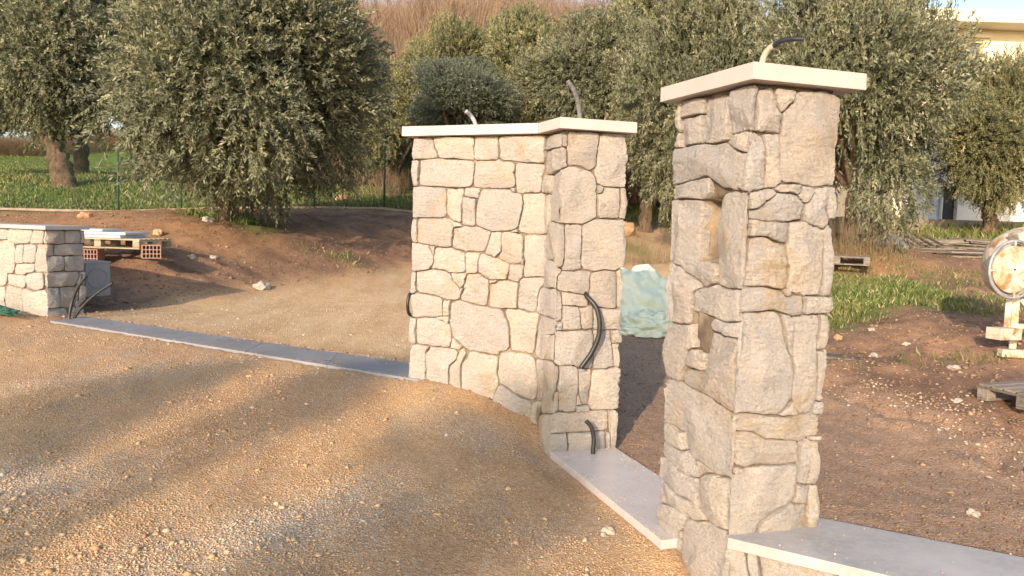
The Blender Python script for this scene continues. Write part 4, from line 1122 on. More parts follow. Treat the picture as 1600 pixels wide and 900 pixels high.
# ------------------------------------------------------------------ crumpled plastic sheets
def plastic_mat(name, c, rough=0.35):
    m = NM(name, rough, 0.5); m.b.inputs['Transmission Weight'].default_value = 0.0
    m.col(m.ramp(m.noise(3, 6, 0.6), [(0.3, tuple(v * .72 for v in c)), (0.7, c)]))
    m.bump(m.noise(5, 4, 0.55, dist=1.5), .03, .6); return m.m
def crumple(name, c, size, label, mat, seed, cat='plastic sheet', rot=0, folds=1.0, nu=70, nv=34, peak=0.0, octs=3):
    """a sheet thrown over something: a closed dome with sharp irregular folds"""
    V = []; sx_, sy_, sz_ = size; r = random.Random(seed)
    for j in range(nv + 1):
        t = j / nv; ph = t * math.pi / 2
        for i in range(nu):
            a = 6.2832 * i / nu; rr = math.cos(ph) ** 0.55
            p = Vector((math.cos(a) * rr, math.sin(a) * rr, t ** 0.8))
            q = Vector((p.x * 1.4 + seed, p.y * 1.4, p.z * 1.6))
            f = 0
            for o_ in range(octs):
                f += (abs(mnoise.noise(q * (1.7 * 2 ** o_))) - 0.22) / (1.7 ** o_)
            k = 1 + 0.42 * folds * f
            ex = abs(math.cos(a)) ** 4 * 0.10 + abs(math.sin(a)) ** 4 * 0.08
            V.append((p.x * k * sx_ * (1 - ex), p.y * k * sy_ * (1 - ex), max(p.z * (1 + 0.3 * folds * f * t) * sz_ * (1 + peak * p.x), -0.02 if j else -0.05)))
    F = [(j * nu + i, j * nu + (i + 1) % nu, (j + 1) * nu + (i + 1) % nu, (j + 1) * nu + i) for j in range(nv) for i in range(nu)]
    mb = MB().add(V, F); o = mb.build(name, mat, None, smooth=True)
    o.location = c; o.rotation_euler.z = rot; return tag(o, label, cat)
M_TARP = plastic_mat('pale_green_plastic', (0.74, 0.80, 0.62)); M_TARPG = plastic_mat('grey_plastic', (0.48, 0.48, 0.52)); M_GREEN = plastic_mat('dark_green_plastic', (0.02, 0.10, 0.06))
c_ = aty(1015, 521, 9.2); crumple('plastic_sheet', (c_[0], 9.5, c_[2] - .03), (.66, .5, .80), 'pale blue-green plastic sheeting heaped over building material between the gate wall and pillar', M_TARP, 4.0, rot=.3, peak=-.25, folds=.6, octs=2)
c_ = aty(1010, 524, 8.9); crumple('plastic_sheet', (c_[0] + .03, 8.95, c_[2]), (.42, .22, .27), 'lower crumpled fold of green plastic in front of the blue-green heap', M_TARP, 9.0, rot=-.1, folds=1.6)
c_ = aty(1396, 398, 14.4); crumple('plastic_sheet', (c_[0], 14.6, c_[2] - .03), (.36, .3, .42), 'grey plastic sheet draped over a heap beside the plank pile', M_TARPG, 6.0, rot=.3, peak=.1)
c_ = aty(14, 486, 8.2); crumple('plastic_sheet', (c_[0] - .1, 8.15, c_[2] - .01), (.42, .07, .075), 'dark green plastic strip lying at the foot of the far left low wall', M_GREEN, 3.0, rot=R_(-30), folds=1.4)

# ------------------------------------------------------------------ stones lying about
def rock(px, py, Y, s, label, mat, seed, flat=.6):
    r = random.Random(seed); import bmesh
    bm = bmesh.new(); bmesh.ops.create_icosphere(bm, subdivisions=3, radius=1)
    for v in bm.verts:
        d = 1 + .5 * mnoise.noise(v.co * 1.3 + Vector((seed, 0, 0))) + .18 * mnoise.noise(v.co * 4 + Vector((0, seed, 0)))
        v.co = Vector((v.co.x * d, v.co.y * d * .8, v.co.z * d * flat)) * s
    me = bpy.data.meshes.new('rock'); bm.to_mesh(me); bm.free()
    p = aty(px, py, Y) if Y else atz(px, py, 0); p = [float(v) for v in p]
    o = obj('rock', me, mat); o.location = (p[0], p[1], g(p[0], p[1]) + s * flat * .25); o.rotation_euler.z = r.uniform(0, 6); tag(o, label, 'rock', 'loose rocks'); return o
M_ROCK = plain_mat('pale_rock', (0.40, 0.35, 0.28), .9, .2, 8, bump=.01, bs=25); M_ROCKO = plain_mat('orange_rock', (0.46, 0.28, 0.15), .9, .25, 8, bump=.01, bs=25)
rock(408, 450, 11.6, .13, 'pale angular rock at the edge of the inner drive, left of the gate wall', M_ROCK, 1)
rock(332, 400, 12.2, .085, 'pale round rock halfway up the dark soil bank', M_ROCK, 2)
rock(301, 414, 11.8, .075, 'pale rock on the bank, right of the hollow brick', M_ROCK, 3)
rock(325, 345, 13.9, .13, 'rock on top of the pale spoil heap at the foot of the large olive', M_ROCK, 4)
rock(135, 344, 14.0, .13, 'orange rock in the loose earth above the slab-laden pallet', M_ROCKO, 5)
rock(248, 363, 12.6, .10, 'orange rock just right of the slab-laden pallet', M_ROCKO, 6)
rock(1309, 527, 8.7, .055, 'rounded orange rock on the bare soil right of the pillar', M_ROCKO, 7)
rock(1366, 557, 8.0, .05, 'pale pointed rock right of the grey board', M_ROCK, 8)
rock(1362, 525, 8.9, .045, 'small white stone above the pale pointed rock', M_ROCK, 9)
rock(1497, 623, 6.6, .05, 'pale rock on bare soil near the pallet at the right edge', M_ROCK, 10)
rock(1520, 801, 4.45, .035, 'round white stone on the soil behind the grey coping', M_ROCK, 11, .8)
rock(951, 822, 3.95, .036, 'white angular stone on the gravel beside the pale threshold slab', M_ROCK, 12)
rock(943, 828, 3.9, .020, 'small white chip beside the white angular stone', M_ROCK, 13)
rock(1415, 545, 8.2, .05, 'flat pale stone on the weedy soil at right', M_ROCK, 14)
rock(1490, 576, 7.4, .06, 'long pale stone left of the cement mixer foot', M_ROCK, 15, .4)
rock(1472, 845, 4.0, .02, 'small pale stone at the far edge of the grey coping', M_ROCK, 16)
rock(970, 296, 24, .55, 'orange boulder seen in the gap between gate wall and pillar', M_ROCKO, 17)
rock(537, 298, 22, .28, 'orange rock in the grass behind the fence, beside the last visible post', M_ROCKO, 18)

# ------------------------------------------------------------------ boards, planks and pallets on the right
c_ = aty(1302, 562, 7.9); o = MB().box((c_[0] + .03, 7.9, c_[2] + .03), (.52, .24, .03), rz=-.25, ry=.06).build('board', M_WOODG, None, bevel=.002, seg=1); tag(o, 'weathered grey board lying on bare soil just right of the pillar', 'board')
c_ = aty(1322, 412, 13.0); pallet('pallet', (c_[0] - .1, 13.1, c_[2] - .01), R_(-25), M_WOODG, 'grey weathered pallet half hidden behind the right edge of the pillar', (1.0, .8))
c_ = aty(1608, 640, 6.2); pallet('pallet', (c_[0] + .46, 6.35, g(c_[0] + .4, 6.35) + .0), R_(20), M_WOODG, 'weathered grey pallet cut off by the right edge of the photo', (1.2, .8))
pile = empty('plank_pile', (aty(1480, 400, 15.2)[0], 15.2, 1.2)); tag(pile, 'untidy pile of long weathered planks on the grass below the cream house', 'plank pile')
r = random.Random(3)
for i_ in range(34):
    x = r.uniform(1405, 1570); y = r.uniform(374, 403); Y = 16.6 - (y - 368) / 40 * 2.2
    c_ = aty(x, y, Y); L = r.uniform(1.2, 2.6); a = R_(r.choice([-6, -9, -3, 4, -14, -20])) + r.uniform(-.06, .06)
    z = max(g(c_[0], Y) + .03, c_[2])
    MB().box((c_[0], Y, z), (L, r.uniform(.09, .18), .028), rz=a, ry=r.uniform(-.03, .05), rx=r.uniform(-.1, .1)).build('plank', r.choice([M_WOODG, M_WOODG, M_WOODD]), pile, bevel=.002, seg=1)
for i_ in range(3):   # a broken ladder-like frame leaning on the pile
    a = aty(1415 + i_ * 14, 367, 15.9); b2_ = aty(1440 + i_ * 17, 384, 15.3)
    MB().bar(a, b2_, .05, .03).build('plank', M_WOODD, pile)
keep(pile)

# ------------------------------------------------------------------ cement mixer at the right edge
def rust_mat(name, c, amt=.5):
    m = NM(name, .6, .4); base = m.ramp(m.noise(6, 5), [(.3, tuple(v * .85 for v in c)), (.7, c)])
    rr = m.ramp(m.noise(6.5, 6, .65, dist=.5), [(.50 - amt * .1, 0.0), (.62, 1.0)])
    rc = m.ramp(m.noise(9, 5), [(.3, (.16, .07, .03)), (.5, (.36, .19, .08)), (.75, (.52, .38, .22))])
    m.col(m.mix(rr, base, rc)); m.bump(m.noise(40, 4), .003, 1); return m.m
M_WHITE = rust_mat('rusty_white_paint', (.70, .62, .48), .9); M_CREAM = rust_mat('dirty_cream_paint', (.62, .52, .40), .15); M_GREYM = plain_mat('worn_grey_steel', (.30, .31, .32), .5, .3, 10, metal=.3)
mc = aty(1581, 421, 7.7); mx = empty('cement_mixer', (float(mc[0]) + .3, 7.8, g(float(mc[0]) + .3, 7.8)))
tag(mx, 'old cement mixer with a rust-stained white disc and grey tilting ring at the right edge', 'cement mixer')
axd = Vector((.18, -1, .02)).normalized(); cc = Vector(mc)
def disc(c, ax, R, th, n=48, dome=.0):
    mb = MB(); u = ax.orthogonal().normalized(); v = ax.cross(u); V = []; prof = [(0, th / 2 + dome), (R * .5, th / 2 + dome * .8), (R * .93, th / 2 + dome * .3), (R, th / 2 - .006), (R, -th / 2), (0, -th / 2)]
    for (q, w_) in prof:
        for i in range(n):
            a = 6.2832 * i / n; V.append(c + (u * math.cos(a) + v * math.sin(a)) * max(q, .0005) + ax * w_)
    F = [(k_ * n + i, k_ * n + (i + 1) % n, (k_ + 1) * n + (i + 1) % n, (k_ + 1) * n + i) for k_ in range(len(prof) - 1) for i in range(n)]
    return mb.add(V, F)
disc(cc, axd, .235, .05, dome=.012).build('disc', M_WHITE, mx, smooth=False)
disc(cc + axd * .03, axd, .012, .02).build('axle_bolt', M_BLACK, mx)
ring_mesh(.285, .016, cc + axd * .03, axd, 56, 10).build('tilting_ring', M_GREYM, mx, smooth=True)
ring_mesh(.262, .006, cc + axd * .02, axd, 48, 8).build('inner_ring', M_GREYM, mx, smooth=True)
u_ = axd.orthogonal().normalized(); v_ = axd.cross(u_)
for a in (0.05, 1.62, 3.19, 4.76):
    d_ = Vector((math.cos(a), 0, math.sin(a))); d_ = (d_ - axd * d_.dot(axd)).normalized()
    MB().bar(cc + d_ * .225 + axd * .03, cc + d_ * .287 + axd * .03, .035, .015).build('ring_tab', M_CREAM, mx)
# drum: a lathe behind the disc
prof = [(.0, .0), (.20, .0), (.33, .08), (.36, .22), (.36, .36), (.27, .56), (.21, .66), (.19, .66), (.25, .55), (.33, .36), (.33, .22), (.30, .10), (.0, .03)]
axm = Vector((.42, .55, .50)).normalized(); u2 = axm.orthogonal().normalized(); v2 = axm.cross(u2); c0_ = cc + Vector((.18, .16, -.12)); n = 40; V = []
for (q, w_) in prof:
    for i in range(n):
        a = 6.2832 * i / n; V.append(c0_ + (u2 * math.cos(a) + v2 * math.sin(a)) * max(q, .001) + axm * w_)
MB().add(V, [(k_ * n + i, k_ * n + (i + 1) % n, (k_ + 1) * n + (i + 1) % n, (k_ + 1) * n + i) for k_ in range(len(prof) - 1) for i in range(n)]).build('drum', M_CREAM, mx, smooth=False)
zb = g(float(mc[0]), 7.7)
MB().bar(aty(1590, 363, 7.8), aty(1606, 425, 7.8), .17, .10).build('upper_arm', M_CREAM, mx, bevel=.01)
MB().bar(aty(1577, 465, 7.8), aty(1573, 512, 7.78), .055, .05).build('stand_post', M_CREAM, mx, bevel=.004)
MB().bar(aty(1588, 460, 7.85), aty(1581, 548, 7.83), .065, .06).build('stand_post', M_CREAM, mx, bevel=.004)
MB().bar(aty(1594, 468, 7.9), aty(1618, 500, 7.9), .05, .04).build('brace', M_CREAM, mx, bevel=.004)
MB().bar(aty(1584, 510, 7.9), aty(1640, 508, 7.9), .09, .05).build('cross_beam', M_CREAM, mx, bevel=.004)
MB().bar(aty(1552, 521, 7.6), aty(1585, 521, 7.72), .16, .115).build('axle_box', M_CREAM, mx, bevel=.004)
MB().bar(aty(1562, 551, 7.6), aty(1640, 555, 7.6), .09, .075).build('foot_beam', M_CREAM, mx, bevel=.004)
MB().bar(aty(1640, 470, 8.1), aty(1646, 552, 8.1), .06, .06).build('stand_post', M_CREAM, mx, bevel=.004)
MB().bar(aty(1583, 545, 7.8), (aty(1583, 545, 7.8)[0], 7.8, g(float(aty(1583, 545, 7.8)[0]), 7.8) - .03), .08, .08).build('foot', M_WOODG, mx)
keep(mx)

# ------------------------------------------------------------------ wire fence
M_POST = plain_mat('green_painted_steel', (.03, .075, .045), .5, .15, 20); M_WIRE = plain_mat('green_wire', (.05, .085, .06), .5, .1, bump=0)
fe = empty('wire_fence', (-5, 20, 1.6)); tag(fe, 'green diamond-mesh wire fence on thin posts along the edge of the grass', 'fence')
YF = 20.0; xs = [-20, 185, 283, 382, 491, 600, 710, 820]; tops = []
for x in xs:
    p = aty(x, 328, YF); zb = g(float(p[0]), YF); h = 1.92 if x > 200 else 1.85
    MB().tube([(p[0], YF, zb - .2), (p[0], YF, zb + h)], .026, 10).build('post', M_POST, fe, smooth=True); tops.append((p[0], zb, h))
mb = MB()
def tri_wire(mb, a, b, r_=.0022):
    a = Vector(a); b = Vector(b); d = (b - a).normalized(); u = d.cross(Vector((0, 1, 0.01))).normalized() * r_; v = Vector((0, r_, 0))
    V = [a + u, a - u * .5 + v, a - u * .5 - v, b + u, b - u * .5 + v, b - u * .5 - v]; mb.add(V, [(0, 1, 4, 3), (1, 2, 5, 4), (2, 0, 3, 5)])
x0_, x1_ = float(tops[0][0]), float(tops[-1][0]); Hf = 1.75
zbase = lambda x: np.interp(x, [t_[0] for t_ in tops], [t_[1] for t_ in tops]) + .03
x = x0_
while x < x1_:
    for s_ in (1, -1):
        e_ = x + s_ * Hf * .95; e_ = min(max(e_, x0_), x1_); f_ = abs(e_ - x) / (Hf * .95)
        if f_ > .02: tri_wire(mb, (x, YF, zbase(x)), (e_, YF + .004 * s_, zbase(e_) + Hf * f_))
    x += .075
mb.build('wire_mesh', M_WIRE, fe)
mb = MB()
for hh in (.03, .9, 1.78): 
    for a, b in zip(tops, tops[1:]): tri_wire(mb, (a[0], YF - .01, a[1] + hh), (b[0], YF - .01, b[1] + hh), .004)
mb.build('tension_wire', M_WIRE, fe)
M_KERB = plain_mat('kerb_concrete', (.27, .22, .17), .9, .2)
for a, b in zip(tops, tops[1:]): MB().bar((a[0] + .002, YF - .09, a[1] + .02), (b[0] - .002, YF - .09, b[1] + .02), .05, .06).build('kerb', M_KERB, fe)
keep(fe)

# ------------------------------------------------------------------ cream house
M_WALL = plain_mat('cream_render', (.70, .62, .47), .9, .03, 3, bump=.002, bs=90); M_WALLW = plain_mat('white_render', (.72, .68, .62), .9, .04, 3, bump=.002, bs=90)
M_FRAME = plain_mat('ochre_window_frame', (.52, .40, .20), .6, .05); M_GLASS = plain_mat('window_glass', (.16, .18, .20), .08, .1, spec=.8, bump=0); M_DOOR_SHADE = plain_mat('doorway_shade', (.03, .03, .035), .5, .2)
YH = 24.0; zH = aty(1520, 349, YH)[2]
hs = empty('house', (float(aty(1560, 349, YH)[0]), YH, float(zH))); tag(hs, 'cream two-storey flat-roofed house behind the olives in the top right corner', 'house')
X0 = float(aty(1405, 200, YH)[0]); X1 = X0 + 14; zr = float(aty(1540, 47, YH)[2]); zr2 = float(aty(1540, 14, YH - .9)[2]); zmid = float(aty(1540, 215, YH)[2])
wx0 = float(aty(1488, 65, YH)[0]); wx1 = float(aty(1537, 65, YH)[0]); wz1 = float(aty(1512, 62, YH)[2]); wz0 = float(wz1 - 1.35)
def wall_open(x0, x1, z0, z1, holes, Y, th):
    mb = MB(); xs_ = sorted({x0, x1} | {h[0] for h in holes} | {h[1] for h in holes}); zs_ = sorted({z0, z1} | {h[2] for h in holes} | {h[3] for h in holes})
    for a, b in zip(xs_, xs_[1:]):
        for c, d in zip(zs_, zs_[1:]):
            if any(h[0] <= a and b <= h[1] and h[2] <= c and d <= h[3] for h in holes): continue
            mb.box(((a + b) / 2, Y + th / 2, (c + d) / 2), (b - a, th, d - c))
    return mb
zx = lambda x: float(aty(x, 330, YH)[0])
dz0 = float(zH); dz1 = float(aty(1470, 292, YH)[2])
d1 = (zx(1452), zx(1472), dz0, dz1); d2 = (zx(1474), zx(1497), dz0, dz1)
wall_open(X0, X1, zmid, zr, [(wx0, wx1, wz0, wz1), (wx0 + 4, wx1 + 4, wz0, wz1)], YH, .3).build('upper_wall', M_WALL, hs)
wall_open(X0 + .4, X1, float(zH) - 1.0, zmid - .002, [d1, d2], YH + .05, .3).build('lower_wall', M_WALLW, hs)
MB().box(((X0 + X1) / 2, YH + 4.4, (zH + zr) / 2), (X1 - X0 - .1, 8.1, zr - zH + .8)).build('rear_block', M_WALL, hs)
MB().box(((X0 + X1) / 2 - .1, YH + 3.8, (zr + zr2) / 2), (X1 - X0 + 1.0, 9.4, zr2 - zr)).build('roof', M_WALL, hs, bevel=.02)
MB().box(((X0 + X1) / 2, YH + .2, zmid - .09), (X1 - X0 + .1, .5, .16)).build('floor_band', M_WALL, hs)
for dx_ in (0, 4):
    a, b = wx0 + dx_, wx1 + dx_; w_ = MB()
    for (c, sz_) in ((((a + b) / 2, YH + .08, wz1 - .04), (b - a, .1, .08)), (((a + b) / 2, YH + .08, wz0 + .04), (b - a, .1, .08)), ((a + .04, YH + .08, (wz0 + wz1) / 2), (.08, .099, wz1 - wz0 - .162)), ((b - .04, YH + .08, (wz0 + wz1) / 2), (.08, .099, wz1 - wz0 - .162)), (((a + b) / 2 - .05, YH + .08, (wz0 + wz1) / 2), (.06, .098, wz1 - wz0 - .162))): w_.box(c, sz_)
    wo = w_.build('window', M_FRAME, hs)
    MB().box(((a + b) / 2, YH + .10, (wz0 + wz1) / 2), (b - a - .1, .012, wz1 - wz0 - .1)).build('pane', M_GLASS, wo)
    MB().box(((a + b) / 2, YH - .06, wz1 + .10), (b - a + .3, .1, .1)).build('lintel_trim', M_WALL, hs)
M_DOORB = plain_mat('pale_blue_glass', (.40, .50, .62), .2, .05, spec=.6, bump=0)
MB().box(((d1[0] + d1[1]) / 2, YH + .2, (dz0 + dz1) / 2), (d1[1] - d1[0] - .01, .04, dz1 - dz0 - .01)).build('glass_door', M_DOORB, hs)
MB().box(((d2[0] + d2[1]) / 2, YH + .26, (dz0 + dz1) / 2), (d2[1] - d2[0] - .01, .04, dz1 - dz0 - .01)).build('open_doorway', M_DOOR_SHADE, hs)  # flat near-black panel paints the shade of the room behind
keep(hs)
for ch_ in [c for c in bpy.data.objects if c.name.startswith('pane')]: pass
o = MB().box((float(aty(1560, 352, 22.6)[0]) + 2, 23.0, float(aty(1540, 352, 22.4)[2]) - .12), (13.5, 1.5, .5)).build('terrace', M_KERB, None, bevel=.02); tag(o, kind='structure')

# ------------------------------------------------------------------ olive trees
def leaf_mat(name, stops, rough=0.55):
    m = NM(name, rough, 0.35)
    c = m.ramp(m.attr('tone'), stops)
    # the underside of an olive leaf is silvery
    c = m.mix(m.geo.outputs['Backfacing'], c, m.mix(0.45, c, (0.24, 0.26, 0.20)))
    m.col(c)
    tr = m.n('ShaderNodeBsdfTranslucent'); m.lk(c, tr.inputs['Color'])
    ms = m.n('ShaderNodeMixShader'); ms.inputs[0].default_value = 0.22
    m.lk(m.b.outputs[0], ms.inputs[1]); m.lk(tr.outputs[0], ms.inputs[2]); m.lk(ms.outputs[0], m.out.inputs['Surface'])
    return m.m
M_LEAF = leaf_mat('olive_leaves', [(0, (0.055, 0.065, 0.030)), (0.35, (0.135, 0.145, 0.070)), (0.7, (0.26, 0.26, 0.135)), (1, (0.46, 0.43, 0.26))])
M_LEAFY = leaf_mat('yellow_olive_leaves', [(0, (0.07, 0.08, 0.030)), (0.35, (0.17, 0.17, 0.060)), (0.7, (0.30, 0.28, 0.11)), (1, (0.50, 0.42, 0.18))])
M_LEAFB = leaf_mat('blue_olive_leaves', [(0, (0.045, 0.060, 0.038)), (0.5, (0.13, 0.155, 0.10)), (1, (0.34, 0.36, 0.24))])
def bark_mat(name, a, b):
    m = NM(name, 0.95, 0.1); n = m.noise(7, 7, 0.7, stretch=(2, 2, 0.6), dist=0.8)
    m.col(m.ramp(n, [(0.35, a), (0.65, b)])); m.bump(n, 0.05, 1); return m.m
M_BARK = bark_mat('olive_bark', (0.055, 0.040, 0.028), (0.22, 0.155, 0.10))
M_TWIG = bark_mat('dry_twigs', (0.16, 0.10, 0.065), (0.34, 0.22, 0.14))
M_RED = bark_mat('red_twigs', (0.17, 0.12, 0.08), (0.40, 0.285, 0.19))

def crown_mesh(name, seed, rx, ry, rz, nlobe, nsprig, leaf=0.062, nleaf=18, skirt=0.5, fill=3500, low=0.55):
    """leaves on short twigs spread through uneven lobes; centre at the origin"""
    r = np.random.default_rng(seed)
    # lobe centres over an ellipsoid shell
    d = r.normal(0, 1, (nlobe, 3)); d /= np.linalg.norm(d, axis=1)[:, None]; d[:, 2] = np.where(d[:, 2] < -low, -d[:, 2], d[:, 2])
    rad = 0.50 + 0.34 * r.random(nlobe)
    C = d * np.array([rx, ry, rz]) * rad[:, None]; LR = (0.26 + 0.20 * r.random(nlobe)) * (rx + ry + rz) / 3
    k = r.integers(0, nlobe, nsprig)
    e = r.normal(0, 1, (nsprig, 3)); e /= np.linalg.norm(e, axis=1)[:, None]
    q = 0.45 + 0.60 * r.random(nsprig) ** 0.6
    B = C[k] + e * (LR[k] * q)[:, None] * np.array([1, 1, 0.9])
    # gaps between the clumps
    gn = fbm(B[:, 0] + B[:, 1] * .3, B[:, 2] + B[:, 1] * .5, seed % 97, 3, 0.95); kp = (gn > 0.37) | (r.random(nsprig) < 0.12)
    B = B[kp]; k = k[kp]; e = e[kp]; nsprig = len(B)
    out = B / np.array([rx, ry, rz]); out /= np.linalg.norm(out, axis=1)[:, None] + 1e-6
    # twig direction: outwards, rising in the upper crown, hanging in the skirt
    h = np.clip(B[:, 2] / rz, -1, 1)
    D = 0.55 * out + 0.5 * e + r.normal(0, 0.35, (nsprig, 3)); D[:, 2] += 0.55 * np.clip(h + 0.4, -0.6, 1) - skirt * np.clip(-h, 0, 1)
    D /= np.linalg.norm(D, axis=1)[:, None]
    L = 0.20 + 0.28 * r.random(nsprig)
    tone = np.clip(0.42 + 0.20 * r.normal(0, 1, nsprig) + 0.30 * (r.random(nlobe)[k] - 0.5), 0, 1)
    # leaves
    T = (np.arange(nleaf) + 0.5) / nleaf
    P = B[:, None] + D[:, None] * (L[:, None] * T)[..., None]; P[..., 2] -= 0.10 * (T ** 2) * L[:, None] * 1.2
    U = np.cross(D, np.array([0.2, 0.1, 1.0])); U /= np.linalg.norm(U, axis=1)[:, None] + 1e-6; W = np.cross(D, U)
    a = r.random((nsprig, nleaf)) * 6.283
    S = U[:, None] * np.cos(a)[..., None] + W[:, None] * np.sin(a)[..., None]
    LD = S * 0.75 + D[:, None] * 0.75 + r.normal(0, 0.15, S.shape); LD /= np.linalg.norm(LD, axis=2)[..., None]
    N0 = np.cross(LD, r.normal(0, 1, S.shape)); N0 /= np.linalg.norm(N0, axis=2)[..., None] + 1e-6
    ll = leaf * (0.55 + 0.35 * r.random((nsprig, 1)) + 0.55 * r.random((nsprig, nleaf)))[..., None]; wd = ll * 0.17
    p0 = P; p1 = P + LD * ll * 0.5 + N0 * wd; p2 = P + LD * ll; p3 = P + LD * ll * 0.5 - N0 * wd
    V = np.stack([p0, p1, p2, p3], 2).reshape(-1, 3); tn = np.repeat((tone[:, None] + r.normal(0, 0.10, (nsprig, nleaf))).ravel(), 4)
    # inner mass: larger filler leaves, the crown's inner shade painted as a dark tone
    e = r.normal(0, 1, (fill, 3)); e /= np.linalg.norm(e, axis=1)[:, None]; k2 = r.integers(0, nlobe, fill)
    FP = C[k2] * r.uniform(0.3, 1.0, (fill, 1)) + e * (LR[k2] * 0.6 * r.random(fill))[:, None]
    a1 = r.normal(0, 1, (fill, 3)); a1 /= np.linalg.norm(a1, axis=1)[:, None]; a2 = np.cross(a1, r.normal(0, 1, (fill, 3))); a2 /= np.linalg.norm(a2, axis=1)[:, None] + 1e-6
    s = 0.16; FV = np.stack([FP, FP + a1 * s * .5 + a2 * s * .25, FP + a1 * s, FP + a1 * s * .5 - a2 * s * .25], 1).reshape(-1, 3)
    # twigs: thin strips
    p0 = B; p1 = B + D * L[:, None]; sd_ = U * 0.004; tw = np.stack([p0 - sd_, p0 + sd_, p1 + sd_ * .4, p1 - sd_ * .4], 1).reshape(-1, 3)
    nl = len(V) // 4; nf = len(FV) // 4; nt_ = len(tw) // 4
    A = np.concatenate([V, FV, tw]); F = np.arange(len(A)).reshape(-1, 4)
    me = mesh_np(name, A, None, F)
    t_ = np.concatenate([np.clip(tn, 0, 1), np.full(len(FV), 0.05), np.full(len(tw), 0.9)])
    at = me.attributes.new('tone', 'FLOAT', 'POINT'); at.data.foreach_set('value', t_.astype(np.float32))
    return me, C, LR
def trunk_mesh(name, h, r0, C, seed, stems=1, lean=(0, 0), low=0.0):
    """tapered trunk that forks into limbs reaching the lobes; base at the origin, crown centre at height h"""
    r = random.Random(seed); mb = MB(); fork = Vector((lean[0], lean[1], h * 0.38 + low))
    for s in range(stems):
        o = Vector((r.uniform(-1, 1), r.uniform(-1, 1), 0)) * (r0 * 0.8 if stems > 1 else 0)
        pts = catmull([o + Vector((0, 0, -0.25)), o + Vector((lean[0] * .15 + r.uniform(-.04, .04), lean[1] * .15, h * 0.12)), o * .8 + Vector((lean[0] * .55 + r.uniform(-.07, .07), lean[1] * .6, h * 0.25)), fork + o], 7)
        rr = r0 if stems == 1 else r0 * 0.55
        rad = [rr * (1.45 if i < 3 else 1.25 - 0.5 * i / len(pts)) * (1 + 0.10 * math.sin(i * 1.7 + s)) for i in range(len(pts))]
        b = len(mb.V); mb.tube(pts, rad, 14)
        for j in range(b, len(mb.V)):
            v = Vector(mb.V[j]); n = mnoise.noise(v * 5 + Vector((seed, 0, 0))) * rr * 0.45
            c = Vector((lean[0] * v.z / max(h * .38, .1), lean[1] * v.z / max(h * .38, .1), v.z)); dd = (v - c); dd.z = 0
            if dd.length > 1e-4: mb.V[j] = tuple(v + dd.normalized() * n)
    ids = list(range(len(C))); r.shuffle(ids)
    for i in ids[:9]:
        e = Vector(C[i]) + Vector((0, 0, h)); m = fork.lerp(e, 0.5) + Vector((r.uniform(-.25, .25), r.uniform(-.25, .25), r.uniform(-.1, .25)))
        pts = catmull([fork - Vector((0, 0, .1)), m, e], 6); n = len(pts)
        mb.tube(pts, [max(r0 * 0.42 * (1 - k / n) + 0.015, 0.015) for k in range(n)], 7)
    return mb.mesh(name, True)

CR = {}
def kind_crown(key, *a, **k):
    CR[key] = crown_mesh('crown', *a, **k); return CR[key]
kind_crown('big', 101, 2.75, 2.3, 2.45, 36, 14500, leaf=0.088, nleaf=19, fill=6500, skirt=1.0, low=0.95)
kind_crown('tall', 202, 2.4, 2.2, 2.5, 26, 9500, leaf=0.095, nleaf=17, fill=5000, skirt=0.8, low=0.85)
kind_crown('wide', 303, 3.0, 2.4, 2.2, 28, 8500, leaf=0.11, nleaf=16, fill=5000, skirt=0.6, low=0.75)
kind_crown('sparse', 404, 2.4, 2.2, 2.5, 22, 1900, leaf=0.11, nleaf=16, fill=500, skirt=0.6, low=0.8)
TRUNK_N = [0]
def tree(px, py, Y, key, cz, scale, label, mat=None, rot=0.0, r0=0.2, lean=(0, 0), stems=1, dx=0.0, dy=0.0, group='olive trees'):
    b = aty(px, py, Y); me, C, LR = CR[key]; TRUNK_N[0] += 1
    zg = float(terr(np.array([b[0]]), np.array([b[1]]))[0])
    t = empty('olive_tree', (b[0], b[1], zg)); tag(t, label, 'olive tree', group)
    h = (cz - zg)
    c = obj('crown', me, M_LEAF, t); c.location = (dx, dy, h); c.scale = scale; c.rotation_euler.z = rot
    if mat is not None and mat is not M_LEAF:
        c.material_slots[0].link = 'OBJECT'; c.material_slots[0].material = mat
    cr = math.cos(rot); sr = math.sin(rot)
    C2 = [((x * scale[0]) * cr - (y * scale[1]) * sr + dx, (x * scale[0]) * sr + (y * scale[1]) * cr + dy, z * scale[2]) for x, y, z in C]
    obj('trunk', trunk_mesh('trunk', h, r0, C2, TRUNK_N[0] * 13, stems, lean), M_BARK, t)
    return t
def zpx(y, Y, x=800): return aty(x, y, Y)[2]
